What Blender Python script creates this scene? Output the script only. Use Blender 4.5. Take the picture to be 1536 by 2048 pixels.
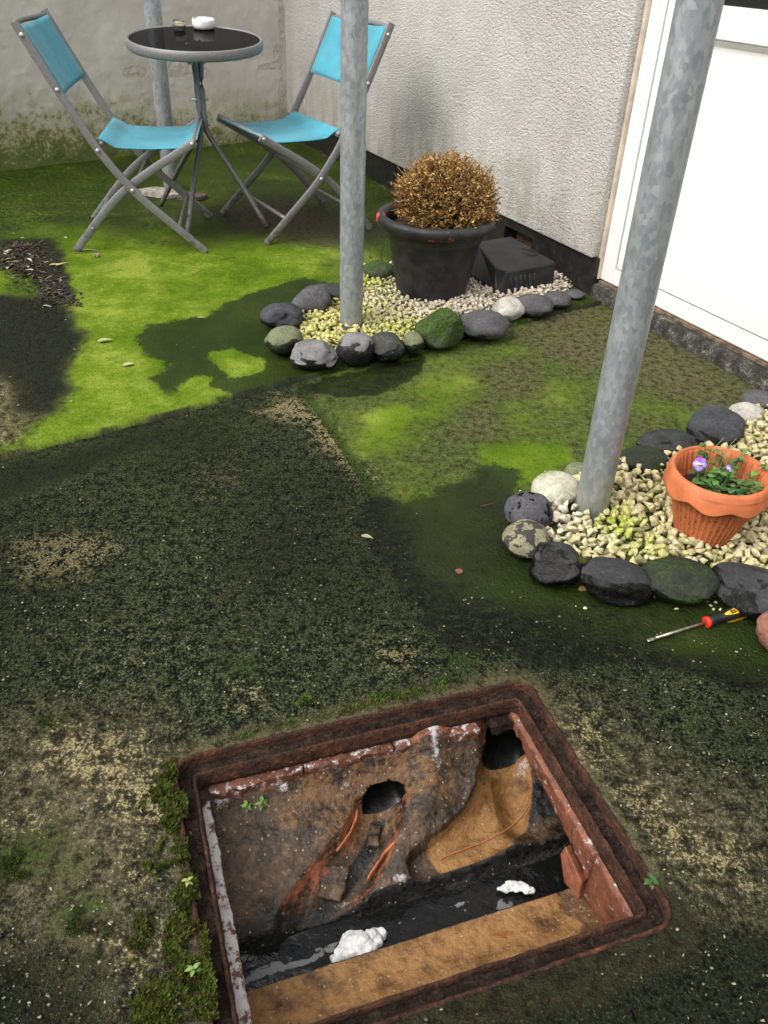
import bpy, bmesh, math, random
import numpy as np
from mathutils import Vector, Matrix, noise as mnoise

random.seed(7); rng = np.random.default_rng(11)
for o in list(bpy.data.objects): bpy.data.objects.remove(o)
S = bpy.context.scene
COL = S.collection
R = math.radians

# ------------------------------------------------------------------ camera
CAM_H = 1.06
c_right = Vector((.99918, .02324, .03322)); c_down = Vector((.04054, -.57286, -.81865)); c_fwd = Vector((0, .81932, -.57333))
cam = bpy.data.cameras.new('camera'); cam_o = bpy.data.objects.new('camera', cam); COL.objects.link(cam_o)
M = Matrix.Identity(4)
for i in range(3):
    M[i][0] = c_right[i]; M[i][1] = -c_down[i]; M[i][2] = -c_fwd[i]
M[2][3] = CAM_H
cam_o.matrix_world = M
cam.sensor_fit = 'VERTICAL'; cam.sensor_height = 36; cam.lens = 1657 / 2048 * 36
cam.clip_start = .02; cam.clip_end = 500
S.camera = cam_o

# ------------------------------------------------------------------ world, sun, exposure
SUN_FROM = Vector((-.78, -.62, 0)).normalized(); SUN_EL = 47
w = bpy.data.worlds.new('World'); S.world = w; w.use_nodes = True
nt = w.node_tree; bg = nt.nodes['Background']
sky = nt.nodes.new('ShaderNodeTexSky'); sky.sky_type = 'NISHITA'; sky.sun_disc = False
sky.sun_elevation = R(SUN_EL); sky.sun_rotation = math.atan2(SUN_FROM.x, SUN_FROM.y)
sky.air_density = 1.0; sky.dust_density = 6.0; sky.ozone_density = .6
hs = nt.nodes.new('ShaderNodeHueSaturation'); hs.inputs['Saturation'].default_value = .3
nt.links.new(sky.outputs[0], hs.inputs['Color']); nt.links.new(hs.outputs[0], bg.inputs[0]); bg.inputs[1].default_value = .135
sl = bpy.data.lights.new('sun', 'SUN'); sl.energy = 1.5; sl.angle = R(105); sl.color = (1, .965, .9)
so = bpy.data.objects.new('sun', sl); COL.objects.link(so)
sd_ = Vector((SUN_FROM.x * math.cos(R(SUN_EL)), SUN_FROM.y * math.cos(R(SUN_EL)), math.sin(R(SUN_EL))))
so.rotation_euler = sd_.to_track_quat('Z', 'Y').to_euler(); so.location = (-3, -1, 4)
S.view_settings.view_transform = 'Standard'; S.view_settings.look = 'None'
S.view_settings.gamma = 1; S.view_settings.exposure = .78; S.view_settings.use_curve_mapping = False
try:
    S.cycles.use_denoising = True; S.cycles.max_bounces = 6; S.cycles.diffuse_bounces = 3; S.cycles.glossy_bounces = 3; S.cycles.transmission_bounces = 6; S.cycles.use_adaptive_sampling = True; S.cycles.adaptive_threshold = .015; S.cycles.caustics_reflective = False; S.cycles.caustics_refractive = False
except Exception: pass

# ------------------------------------------------------------------ helpers
def ray(px, py):
    return c_right * (px - 768) + c_down * (py - 1024) + c_fwd * 1657
def G(px, py, z=0.):
    """world point at height z seen at that spot of the photograph"""
    d = ray(px, py); t = (z - CAM_H) / d.z
    return Vector((d.x * t, d.y * t, z))

def link(o, parent=None):
    COL.objects.link(o)
    if parent is not None: o.parent = parent
    return o
def tag(o, label=None, cat=None, group=None, kind=None):
    if label: o['label'] = label
    if cat: o['category'] = cat
    if group: o['group'] = group
    if kind: o['kind'] = kind
    return o
def empty(name, loc=(0, 0, 0), rz=0, label=None, cat=None, group=None, parent=None):
    o = bpy.data.objects.new(name, None); link(o, parent); o.location = loc; o.rotation_euler = (0, 0, rz); o.empty_display_size = .05
    return tag(o, label, cat, group)

class MB:
    def __init__(s): s.v = []; s.f = []; s.c = []; s.flat = False
    def add(s, vs, fs, col=None):
        n = len(s.v); s.v += [tuple(v) for v in vs]; s.f += [tuple(i + n for i in f) for f in fs]
        if col is not None: s.c += [col] * len(vs)
        return s
    def box(s, x0, x1, y0, y1, z0, z1):
        s.flat = True
        return s.add([(x0,y0,z0),(x1,y0,z0),(x1,y1,z0),(x0,y1,z0),(x0,y0,z1),(x1,y0,z1),(x1,y1,z1),(x0,y1,z1)],
                     [(0,3,2,1),(4,5,6,7),(0,1,5,4),(1,2,6,5),(2,3,7,6),(3,0,4,7)])
    def tube(s, path, r, n=10, ry=None, ref=Vector((0, 0, 1)), cap=True, col=None):
        """sweep; r a number or a list; ry second half-axis along ref side"""
        P = [Vector(p) for p in path]; vs = []; fs = []
        for i, p in enumerate(P):
            t = (P[min(i+1, len(P)-1)] - P[max(i-1, 0)]).normalized()
            a = t.cross(ref)
            if a.length < 1e-4: a = t.cross(Vector((1, .1, 0)))
            a.normalize(); b = a.cross(t).normalized()
            ra = r[i] if isinstance(r, (list, tuple)) else r
            rb = ra if ry is None else (ry[i] if isinstance(ry, (list, tuple)) else ry)
            for k in range(n):
                q = 2 * math.pi * k / n
                vs.append(p + a * (ra * math.cos(q)) + b * (rb * math.sin(q)))
        for i in range(len(P) - 1):
            for k in range(n):
                k2 = (k + 1) % n
                fs.append((i*n+k, i*n+k2, (i+1)*n+k2, (i+1)*n+k))
        if cap:
            fs.append(tuple(range(n-1, -1, -1))); fs.append(tuple((len(P)-1)*n + k for k in range(n)))
        return s.add(vs, fs, col)
    def lathe(s, prof, n=48, fr=None, col=None):
        vs = []; fs = []; m = len(prof)
        for k in range(n):
            q = 2 * math.pi * k / n
            for j, (r, z) in enumerate(prof):
                if fr: r, z = fr(r, z, q, j)
                vs.append((r * math.cos(q), r * math.sin(q), z))
        for k in range(n):
            k2 = (k + 1) % n
            for j in range(m - 1): fs.append((k*m+j, k2*m+j, k2*m+j+1, k*m+j+1))
        return s.add(vs, fs, col)
    def mesh(s, name, smooth=True):
        me = bpy.data.meshes.new(name); me.from_pydata(s.v, [], s.f); me.update()
        if smooth: me.polygons.foreach_set('use_smooth', [True] * len(me.polygons))
        if s.c and len(s.c) == len(s.v):
            a = me.attributes.new('tint', 'FLOAT_COLOR', 'POINT'); a.data.foreach_set('color', np.array([(c[0], c[1], c[2], 1) for c in s.c], dtype=np.float32).ravel())
        return me
    def build(s, name, mat, parent=None, loc=None, smooth=True, bevel=0, sharp=None, rz=None):
        me = s.mesh(name, smooth and not s.flat); me.materials.append(mat)
        o = bpy.data.objects.new(name, me); link(o, parent)
        if loc is not None: o.location = loc
        if rz is not None: o.rotation_euler = (0, 0, rz)
        if bevel:
            b = o.modifiers.new('b', 'BEVEL'); b.width = bevel; b.segments = 2; b.limit_method = 'ANGLE'; b.angle_limit = R(40)
        if sharp:
            try: me.set_sharp_from_angle(angle=R(sharp))
            except Exception: pass
        return o

def np_mesh(name, V, F, mat, parent=None, smooth=True, attrs=None, loc=None):
    me = bpy.data.meshes.new(name); me.from_pydata([tuple(v) for v in V], [], F) if not isinstance(F, np.ndarray) else None
    if isinstance(F, np.ndarray):
        k = F.shape[1]
        me.vertices.add(len(V)); me.vertices.foreach_set('co', np.asarray(V, dtype=np.float32).ravel())
        me.loops.add(F.size); me.loops.foreach_set('vertex_index', F.astype(np.int32).ravel())
        me.polygons.add(len(F)); me.polygons.foreach_set('loop_start', np.arange(0, F.size, k, dtype=np.int32))
        me.update(calc_edges=True)
    if smooth: me.polygons.foreach_set('use_smooth', np.ones(len(me.polygons), dtype=bool))
    for an, d in (attrs or {}).items():
        d = np.asarray(d, dtype=np.float32)
        if d.ndim == 1:
            a = me.attributes.new(an, 'FLOAT', 'POINT'); a.data.foreach_set('value', d)
        else:
            a = me.attributes.new(an, 'FLOAT_COLOR', 'POINT'); a.data.foreach_set('color', np.hstack([d, np.ones((len(d), 1), dtype=np.float32)]).ravel())
    me.validate(); me.materials.append(mat)
    o = bpy.data.objects.new(name, me); link(o, parent)
    if loc is not None: o.location = loc
    return o

# numpy noise and polygon masks
def _h(ix, iy, s):
    n = (ix * 374761393 + iy * 668265263 + s * 1274126177) & 0xffffffff
    n = ((n ^ (n >> 13)) * 1274126177) & 0xffffffff
    return ((n ^ (n >> 16)) & 0xffff) / 65535.
def vnoise(x, y, s=0):
    xi = np.floor(x).astype(np.int64); yi = np.floor(y).astype(np.int64); fx = x - xi; fy = y - yi
    fx = fx*fx*(3-2*fx); fy = fy*fy*(3-2*fy)
    a = _h(xi, yi, s); b = _h(xi+1, yi, s); c = _h(xi, yi+1, s); d = _h(xi+1, yi+1, s)
    return (a*(1-fx)+b*fx)*(1-fy) + (c*(1-fx)+d*fx)*fy
def fbm(x, y, sc, oct=4, s=0):
    t = 0; amp = 1; tot = 0
    for i in range(oct):
        t = t + amp * vnoise(x*sc, y*sc, s + i*17); tot += amp; amp *= .55; sc *= 2.03
    return t / tot
def sstep(a, b, x):
    t = np.clip((x - a) / (b - a), 0, 1); return t*t*(3-2*t)
def poly_sd(X, Y, poly):
    P = np.array([(p[0], p[1]) for p in poly]); d = np.full(X.shape, 1e9); ins = np.zeros(X.shape, bool)
    for i in range(len(P)):
        a = P[i]; b = P[(i+1) % len(P)]; e = b - a; L = e @ e + 1e-12
        t = np.clip(((X-a[0])*e[0] + (Y-a[1])*e[1]) / L, 0, 1)
        d = np.minimum(d, np.hypot(X-a[0]-t*e[0], Y-a[1]-t*e[1]))
        c = ((a[1] > Y) != (b[1] > Y)) & (X < (b[0]-a[0]) * (Y-a[1]) / (b[1]-a[1] + 1e-12) + a[0])
        ins ^= c
    return np.where(ins, -d, d)
def line_d(X, Y, pts):
    P = np.array([(p[0], p[1]) for p in pts]); d = np.full(X.shape, 1e9); tt = np.zeros(X.shape); n = len(P) - 1
    for i in range(n):
        a = P[i]; e = P[i+1] - a; L = e @ e + 1e-12
        t = np.clip(((X-a[0])*e[0] + (Y-a[1])*e[1]) / L, 0, 1)
        q = np.hypot(X-a[0]-t*e[0], Y-a[1]-t*e[1]); m = q < d
        d = np.where(m, q, d); tt = np.where(m, (i + t) / n, tt)
    return d, tt
def GP(pts, z=0): return [G(p[0], p[1], z) for p in pts]

# ------------------------------------------------------------------ material kit
class N:
    def __init__(s, name):
        s.m = bpy.data.materials.new(name); s.m.use_nodes = True; s.t = s.m.node_tree; s.t.nodes.clear()
        s.out = s.t.nodes.new('ShaderNodeOutputMaterial')
    def n(s, typ, **kw):
        x = s.t.nodes.new('ShaderNode' + typ)
        for k, v in kw.items(): setattr(x, k, v)
        return x
    def set(s, sock, v):
        if v is None: return
        if hasattr(v, 'is_output') or isinstance(v, bpy.types.NodeSocket): s.t.links.new(v, sock)
        elif isinstance(v, (tuple, list)) and len(v) == 3 and sock.type == 'RGBA': sock.default_value = (*v, 1)
        else: sock.default_value = v
    def pos(s): return s.n('NewGeometry').outputs['Position']
    def obj(s): return s.n('TexCoord').outputs['Object']
    def rnd(s): return s.n('ObjectInfo').outputs['Random']
    def objr(s, k=40.):
        a = s.n('VectorMath', operation='ADD'); s.set(a.inputs[0], s.obj())
        c = s.n('CombineXYZ'); r = s.math('MULTIPLY', s.rnd(), k)
        s.set(c.inputs[0], r); s.set(c.inputs[1], r); s.set(c.inputs[2], r); s.set(a.inputs[1], c.outputs[0]); return a.outputs[0]
    def scale(s, v, xyz):
        a = s.n('VectorMath', operation='MULTIPLY'); s.set(a.inputs[0], v); a.inputs[1].default_value = xyz; return a.outputs[0]
    def noise(s, vec, sc, det=4, ro=.55, dist=0, dim=3):
        x = s.n('TexNoise', noise_dimensions='%dD' % dim); s.set(x.inputs['Vector'], vec); x.inputs['Scale'].default_value = sc; x.inputs['Detail'].default_value = det
        x.inputs['Roughness'].default_value = ro; x.inputs['Distortion'].default_value = dist; return x.outputs[0]
    def vor(s, vec, sc, feat='F1', out='Distance', rand=1):
        x = s.n('TexVoronoi', feature=feat); s.set(x.inputs['Vector'], vec); x.inputs['Scale'].default_value = sc; x.inputs['Randomness'].default_value = rand
        return x.outputs[out]
    def math(s, op, a, b=None, clamp=False):
        x = s.n('Math', operation=op, use_clamp=clamp); s.set(x.inputs[0], a); s.set(x.inputs[1], b); return x.outputs[0]
    def rng(s, v, a, b, c=0., d=1., smooth=True):
        x = s.n('MapRange'); x.interpolation_type = 'SMOOTHSTEP' if smooth else 'LINEAR'
        s.set(x.inputs[0], v); s.set(x.inputs[1], a); s.set(x.inputs[2], b); s.set(x.inputs[3], c); s.set(x.inputs[4], d); return x.outputs[0]
    def ramp(s, f, stops, k=.62):
        stops = [(.5+(q-.5)*k, c) for q, c in stops]
        x = s.n('ValToRGB'); e = x.color_ramp.elements
        while len(e) < len(stops): e.new(.5)
        for i, (p, c) in enumerate(stops): e[i].position = p; e[i].color = (*c, 1)
        s.set(x.inputs[0], f); return x.outputs[0]
    def mix(s, f, a, b, mode='MIX'):
        x = s.n('Mix', data_type='RGBA', blend_type=mode); s.set(x.inputs[0], f); s.set(x.inputs[6], a); s.set(x.inputs[7], b); return x.outputs[2]
    def attr(s, name, out='Fac'):
        x = s.n('Attribute'); x.attribute_name = name; return x.outputs[out]
    def sep(s, v):
        x = s.n('SeparateXYZ'); s.set(x.inputs[0], v); return x.outputs
    def bump(s, h, st=.5, dist=.01, nrm=None):
        x = s.n('Bump'); s.set(x.inputs['Height'], h); s.set(x.inputs['Strength'], st); x.inputs['Distance'].default_value = dist; s.set(x.inputs['Normal'], nrm); return x.outputs[0]
    def bsdf(s, col, rough=.6, nrm=None, metal=0., spec=.5, **kw):
        x = s.n('BsdfPrincipled'); s.set(x.inputs['Base Color'], col); s.set(x.inputs['Roughness'], rough); s.set(x.inputs['Metallic'], metal)
        s.set(x.inputs['Specular IOR Level'], spec); s.set(x.inputs['Normal'], nrm)
        for k, v in kw.items(): s.set(x.inputs[k.replace('_', ' ')], v)
        s.t.links.new(x.outputs[0], s.out.inputs[0]); return s.m

def simple(name, col, rough=.5, metal=0., spec=.5, var=.15, sc=60., bump=.1, bd=.002):
    n = N(name); p = n.objr(); f = n.noise(p, sc, 4)
    lo = tuple(max(0, c * (1 - var)) for c in col); hi = tuple(c * (1 + var) for c in col)
    return n.bsdf(n.ramp(f, [(.3, lo), (.7, hi)]), rough, n.bump(f, bump, bd) if bump else None, metal, spec)

MAT = {}
# ground ------------------------------------------------------------
def ground_mat():
    n = N('ground_concrete'); p = n.pos()
    alg, wet, tan, moss, brn, grit = [n.attr(a) for a in ('algae', 'wet', 'tan', 'moss', 'brown', 'grit')]  # wet also carries the shade painted on the rear slab
    n1 = n.noise(p, 10, 3, .6, 0, 2); n2 = n.noise(p, 47, 4, .65, 0, 2); n3 = n.noise(p, 155, 4, .74, 0, 2)
    nc = n.noise(p, 250, 2, .6, 0, 2)
    mixd = n.math('ADD', n.math('MULTIPLY', n2, .45), n.math('MULTIPLY', n3, .55))
    conc = n.ramp(mixd, [(.38, (.013, .013, .008)), (.5, (.048, .046, .029)), (.62, (.18, .165, .115))], 1.)
    asph = n.ramp(n.math('ADD', n.math('MULTIPLY', n3, .75), n.math('MULTIPLY', n2, .25)), [(.38, (.002, .0025, .0023)), (.475, (.0085, .0108, .0080)), (.55, (.028, .033, .022)), (.63, (.16, .155, .115))], 1.)
    col = n.mix(n.math('MULTIPLY', grit, n.rng(n1, .40, .62, 1., .80)), conc, asph)
    bcol = n.ramp(mixd, [(.38, (.085, .064, .037)), (.5, (.125, .097, .058)), (.64, (.18, .145, .095))], 1.)
    col = n.mix(n.math('MULTIPLY', brn, n.rng(n2, .36, .56, .25, 1.)), col, bcol)
    # green film
    am = n.rng(n.math('ADD', alg, n.math('MULTIPLY', n.math('SUBTRACT', n2, .5), n.math('MULTIPLY', 1.3, alg))), .12, .76)
    nl = n.noise(p, 2.6, 2, .5, 0, 2)
    acol = n.ramp(n.math('ADD', n.math('ADD', n.math('MULTIPLY', n1, .25), n.math('MULTIPLY', mixd, .4)), n.math('MULTIPLY', nl, .35)), [(.40, (.070, .130, .006)), (.5, (.125, .200, .012)), (.60, (.25, .31, .045))], 1.)
    acol = n.mix(n.rng(n3, .575, .64, 0, .8), acol, (.028, .040, .008))
    acol = n.mix(n.rng(alg, .42, .78), n.ramp(mixd, [(.40, (.045, .062, .010)), (.5, (.082, .105, .019)), (.62, (.135, .155, .042))], 1.), acol)
    col = n.mix(am, col, acol)
    pale = n.math('MULTIPLY', n.math('MULTIPLY', n.rng(nc, .60, .65), n.rng(n2, .44, .60)), n.rng(grit, .3, 1., .2, .85))
    col = n.mix(pale, col, (.24, .23, .15))
    mm = n.math('MULTIPLY', moss, n.rng(mixd, .43, .56))
    mcol = n.ramp(n3, [(.35, (.008, .018, .003)), (.65, (.045, .088, .012))], 1.)
    col = n.mix(mm, col, mcol)
    # pale lichen flecks
    th = n.rng(tan, 0., 1., .68, .43, False)
    tm = n.math('MULTIPLY', n.rng(n.math('SUBTRACT', mixd, th), 0., .025), n.rng(tan, .0, .06))
    tcol = n.ramp(nc, [(.35, (.15, .125, .055)), (.65, (.40, .35, .19))], 1.)
    col = n.mix(n.math('MULTIPLY', tm, .88), col, tcol)
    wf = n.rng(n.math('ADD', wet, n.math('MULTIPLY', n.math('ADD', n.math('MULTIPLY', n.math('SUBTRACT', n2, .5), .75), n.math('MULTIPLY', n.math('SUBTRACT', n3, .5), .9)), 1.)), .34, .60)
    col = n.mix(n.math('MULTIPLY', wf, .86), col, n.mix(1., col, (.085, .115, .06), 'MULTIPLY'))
    rough = n.rng(wf, 0, 1, .95, .40)
    hb = n.math('MULTIPLY', n.noise(p, 135, 3, .75, 0, 2), n.rng(grit, 0, 1, .3, 1.))
    nb = n.bump(hb, 1., .010)
    return n.bsdf(col, rough, nb, 0, n.rng(wf, 0, 1, .05, .16))
MAT['ground'] = ground_mat()

def far_ground_mat():
    n = N('ground_far'); p = n.pos()
    f = n.noise(p, 30, 6, .6); g = n.noise(p, 3, 4)
    col = n.mix(n.rng(g, .4, .6), n.ramp(f, [(.3, (.03, .03, .022)), (.7, (.10, .095, .065))]), n.ramp(f, [(.3, (.04, .06, .012)), (.7, (.11, .15, .03))]))
    return n.bsdf(col, .85, n.bump(f, .5, .006))
MAT['ground_far'] = far_ground_mat()

def house_render_mat():
    n = N('roughcast_render'); p = n.obj()
    f = n.noise(p, 150, 3, .62); g = n.noise(p, 4, 3)
    h = n.noise(n.scale(p, (1, 1, 1.5)), 105, 3, .62)
    z = n.sep(p)[2]
    base = n.ramp(g, [(.3, (.55, .53, .505)), (.7, (.63, .615, .59))])
    base = n.mix(n.rng(f, .36, .46, .35, 0), base, (.30, .285, .26))
    low = n.math('MULTIPLY', n.rng(z, .55, .14), n.rng(n.noise(n.scale(p, (1, 1, .35)), 12, 4, .65), .42, .62))
    base = n.mix(n.math('MULTIPLY', low, .5), base, (.30, .275, .19))
    base = n.mix(n.rng(n.noise(n.scale(p, (1, 1, .25)), 7, 4, .6), .54, .70, 0, .35), base, (.40, .38, .34))
    return n.bsdf(base, .9, n.bump(h, 1., .014), 0, .1)
MAT['render'] = house_render_mat()

def left_wall_mat():
    n = N('painted_boundary_wall'); p = n.obj(); x, y, z = n.sep(p)
    g = n.noise(p, 3, 5); f = n.noise(p, 55, 5, .6); m = n.noise(p, 13, 5, .62)
    base = n.ramp(g, [(.3, (.48, .46, .42)), (.7, (.57, .55, .51))])
    # streaks of damp and algae climbing from the ground
    hz = n.math('ADD', z, n.math('MULTIPLY', n.math('SUBTRACT', m, .5), -.55))
    hz = n.math('ADD', hz, n.rng(x, .2, 1.3, .10, 0))
    al = n.rng(hz, .42, .08); al2 = n.rng(n.math('ADD', hz, n.math('MULTIPLY', n.math('SUBTRACT', f, .5), -.75)), .25, .06)
    col = n.mix(n.math('MULTIPLY', al, .8), base, (.27, .27, .10))
    col = n.mix(n.math('MULTIPLY', al2, .9), col, n.ramp(f, [(.3, (.03, .05, .008)), (.7, (.12, .16, .03))]))
    fl = n.attr('flake'); fm = n.rng(n.math('ADD', fl, n.math('MULTIPLY', n.math('SUBTRACT', m, .5), 1.2)), .45, .55)
    col = n.mix(n.math('MULTIPLY', fm, .5), col, n.ramp(f, [(.3, (.26, .23, .18)), (.7, (.52, .48, .42))]))
    hb = n.math('ADD', n.math('MULTIPLY', f, .35), n.math('MULTIPLY', fm, -1.1))
    return n.bsdf(col, .8, n.bump(hb, .6, .006), 0, .25)
MAT['left_wall'] = left_wall_mat()

def plinth_mat():
    n = N('black_bitumen_plinth'); p = n.obj(); f = n.noise(p, 28, 5, .65); g = n.noise(p, 160, 4, .6)
    col = n.ramp(f, [(.35, (.006, .006, .006)), (.65, (.016, .0155, .014)), (.85, (.06, .056, .048))])
    return n.bsdf(col, .6, n.bump(n.math('ADD', f, n.math('MULTIPLY', g, .4)), .5, .006))
MAT['plinth'] = plinth_mat()
def step_mat():
    n = N('weathered_door_step'); p = n.obj(); f = n.noise(p, 22, 5, .7); g = n.noise(p, 180, 4, .6)
    col = n.ramp(n.math('ADD', n.math('MULTIPLY', f, .6), n.math('MULTIPLY', g, .4)), [(.38, (.010, .010, .009)), (.56, (.045, .043, .036)), (.74, (.22, .205, .17))])
    return n.bsdf(col, .85, n.bump(g, .8, .005))
MAT['step'] = step_mat()
MAT['mortar'] = simple('brown_mortar', (.15, .105, .07), .85, var=.5, sc=50, bump=.6, bd=.004)
def upvc():
    n = N('white_upvc'); p = n.obj(); z = n.sep(p)[2]; f = n.noise(p, 25, 4)
    col = n.mix(n.math('MULTIPLY', n.rng(f, .5, .8), .08), (.80, .80, .79), (.55, .53, .48))
    return n.bsdf(col, .28, None, 0, .5)
MAT['upvc'] = upvc()
MAT['added_wall_brick'] = simple('dark_brick', (.10, .065, .045), .9, var=.5, sc=14, bump=.3)
MAT['seal'] = simple('grey_door_seal', (.16, .16, .16), .6, var=.1)
MAT['glass_dark'] = simple('dark_glazing', (.012, .013, .014), .05, var=.05, bump=0)

def galv():
    n = N('galvanised_steel'); p = n.objr(7.); v = n.n('TexVoronoi'); n.set(v.inputs['Vector'], n.scale(p, (1, 1, .5))); v.inputs['Scale'].default_value = 135
    c = n.sep(v.outputs['Color'])[0]; f = n.noise(p, 14, 4, .6); st = n.noise(n.scale(p, (1, 1, .35)), 75, 4, .7); mt_ = n.noise(n.scale(p, (1, 1, .6)), 38, 4, .65)
    col = n.ramp(n.math('ADD', n.math('ADD', n.math('MULTIPLY', c, .26), n.math('MULTIPLY', f, .37)), n.math('MULTIPLY', mt_, .37)), [(.36, (.245, .272, .29)), (.5, (.315, .342, .36)), (.64, (.39, .415, .43))], 1.)
    col = n.mix(n.rng(st, .63, .71, 0, .55), col, (.14, .145, .14))
    col = n.mix(n.rng(mt_, .60, .68, 0, .3), col, (.44, .47, .485))
    z = n.sep(n.obj())[2]
    col = n.mix(n.math('MULTIPLY', n.rng(z, .25, .0), n.rng(st, .4, .6, .15, .7)), col, (.28, .29, .22))
    return n.bsdf(col, n.rng(mt_, .4, .6, .34, .46), n.bump(st, .06, .002), .35, .5)
MAT['galv'] = galv()

def chair_metal():
    n = N('grey_painted_steel'); p = n.objr(); f = n.noise(p, 120, 4, .6); z = n.sep(n.pos())[2]
    col = n.ramp(f, [(.2, (.185, .183, .188)), (.8, (.235, .233, .238))])
    d = n.math('MULTIPLY', n.rng(z, .22, .0), n.rng(n.noise(p, 60, 4), .42, .62))
    col = n.mix(n.math('MULTIPLY', d, .8), col, (.07, .07, .045))
    return n.bsdf(col, .5, n.bump(f, .15, .001), .25, .5)
MAT['chair_metal'] = chair_metal()
MAT['bolt'] = simple('bright_rivet', (.55, .55, .55), .35, .5, bump=0)
def fabric():
    n = N('turquoise_mesh_fabric'); p = n.obj()
    wv = n.n('TexWave'); n.set(wv.inputs['Vector'], p); wv.inputs['Scale'].default_value = 420; wv.wave_type = 'BANDS'
    f = n.noise(p, 9, 4); g = n.noise(p, 400, 2)
    col = n.ramp(f, [(.3, (.045, .265, .355)), (.7, (.062, .325, .425))])
    col = n.mix(n.rng(n.noise(p, 14, 5, .65), .52, .68, 0, .4), col, (.09, .215, .235))
    col = n.mix(n.rng(n.noise(p, 90, 3), .62, .70, 0, .35), col, (.05, .13, .14))
    return n.bsdf(col, .75, n.bump(g, .25, .001), 0, .3, Sheen_Weight=.15)
MAT['fabric'] = fabric()
def table_glass():
    n = N('black_table_glass'); return n.bsdf((.006, .006, .007), .05, None, 0, .5, IOR=1.045)
MAT['table_glass'] = table_glass()
MAT['ceramic'] = simple('white_ceramic', (.78, .78, .77), .2, var=.03, bump=0)
MAT['wax'] = simple('yellow_wax', (.75, .55, .22), .5, var=.15, bump=0)
def clear_glass():
    n = N('clear_glass'); return n.bsdf((.95, .97, .95), .03, None, 0, .5, Transmission_Weight=.9, IOR=1.45)
MAT['clear'] = clear_glass()

def pot_black():
    n = N('black_plastic_pot'); p = n.objr(); f = n.noise(p, 26, 5); g = n.noise(p, 240, 3)
    col = n.ramp(f, [(.3, (.013, .013, .014)), (.7, (.032, .032, .034))])
    sp = n.rng(n.noise(p, 85, 3), .70, .76)
    col = n.mix(n.math('MULTIPLY', sp, .7), col, (.15, .15, .13))
    ch = n.attr('chip')
    col = n.mix(n.rng(n.math('ADD', ch, n.math('MULTIPLY', n.math('SUBTRACT', n.noise(p, 90, 4, .7), .5), 1.4)), .55, .60), col, (.42, .07, .045))
    return n.bsdf(col, .5, n.bump(g, .12, .001), 0, .45)
MAT['pot_black'] = pot_black()
MAT['gully'] = simple('black_gully_plastic', (.017, .017, .019), .5, var=.45, sc=22, bump=.15)
MAT['soil'] = simple('dark_soil', (.018, .012, .008), .95, var=.6, sc=90, bump=1., bd=.008)
def terracotta_pot():
    n = N('terracotta_plastic'); p = n.obj(); f = n.noise(p, 30, 4); g = n.noise(n.scale(p, (1, 1, .8)), 210, 4, .7)
    rib = n.attr('groove')
    col = n.ramp(f, [(.3, (.44, .125, .045)), (.7, (.55, .165, .065))])
    d = n.math('MULTIPLY', rib, n.rng(g, .42, .60))
    col = n.mix(n.math('MULTIPLY', d, .85), col, (.10, .028, .012))
    return n.bsdf(col, .55, n.bump(g, .1, .001), 0, .35)
MAT['terracotta'] = terracotta_pot()

def tint_mat(name, rough=.7, var=.2, sc=200, spec=.3, sub=0.):
    n = N(name); p = n.pos(); f = n.noise(p, sc, 3); c = n.attr('tint', 'Color')
    col = n.mix(1., c, n.ramp(f, [(.3, (1-var,)*3), (.7, (1+var if 1+var <= 1 else 1,)*3)]), 'MULTIPLY')
    return n.bsdf(col, rough, n.bump(f, .25, .002), 0, spec)
MAT['gravel'] = tint_mat('limestone_chippings', .75, .35, 160, .3)
MAT['leafy'] = tint_mat('leaf_surface', .6, .25, 300, .3)
MAT['dead'] = tint_mat('dead_leaves', .7, .3, 260, .25)
MAT['mosst'] = tint_mat('moss_shoots', .85, .2, 300, .15)
MAT['litter'] = tint_mat('leaf_litter', .8, .35, 250, .25)
MAT['petal'] = tint_mat('petals', .6, .1, 300, .3)

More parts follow.
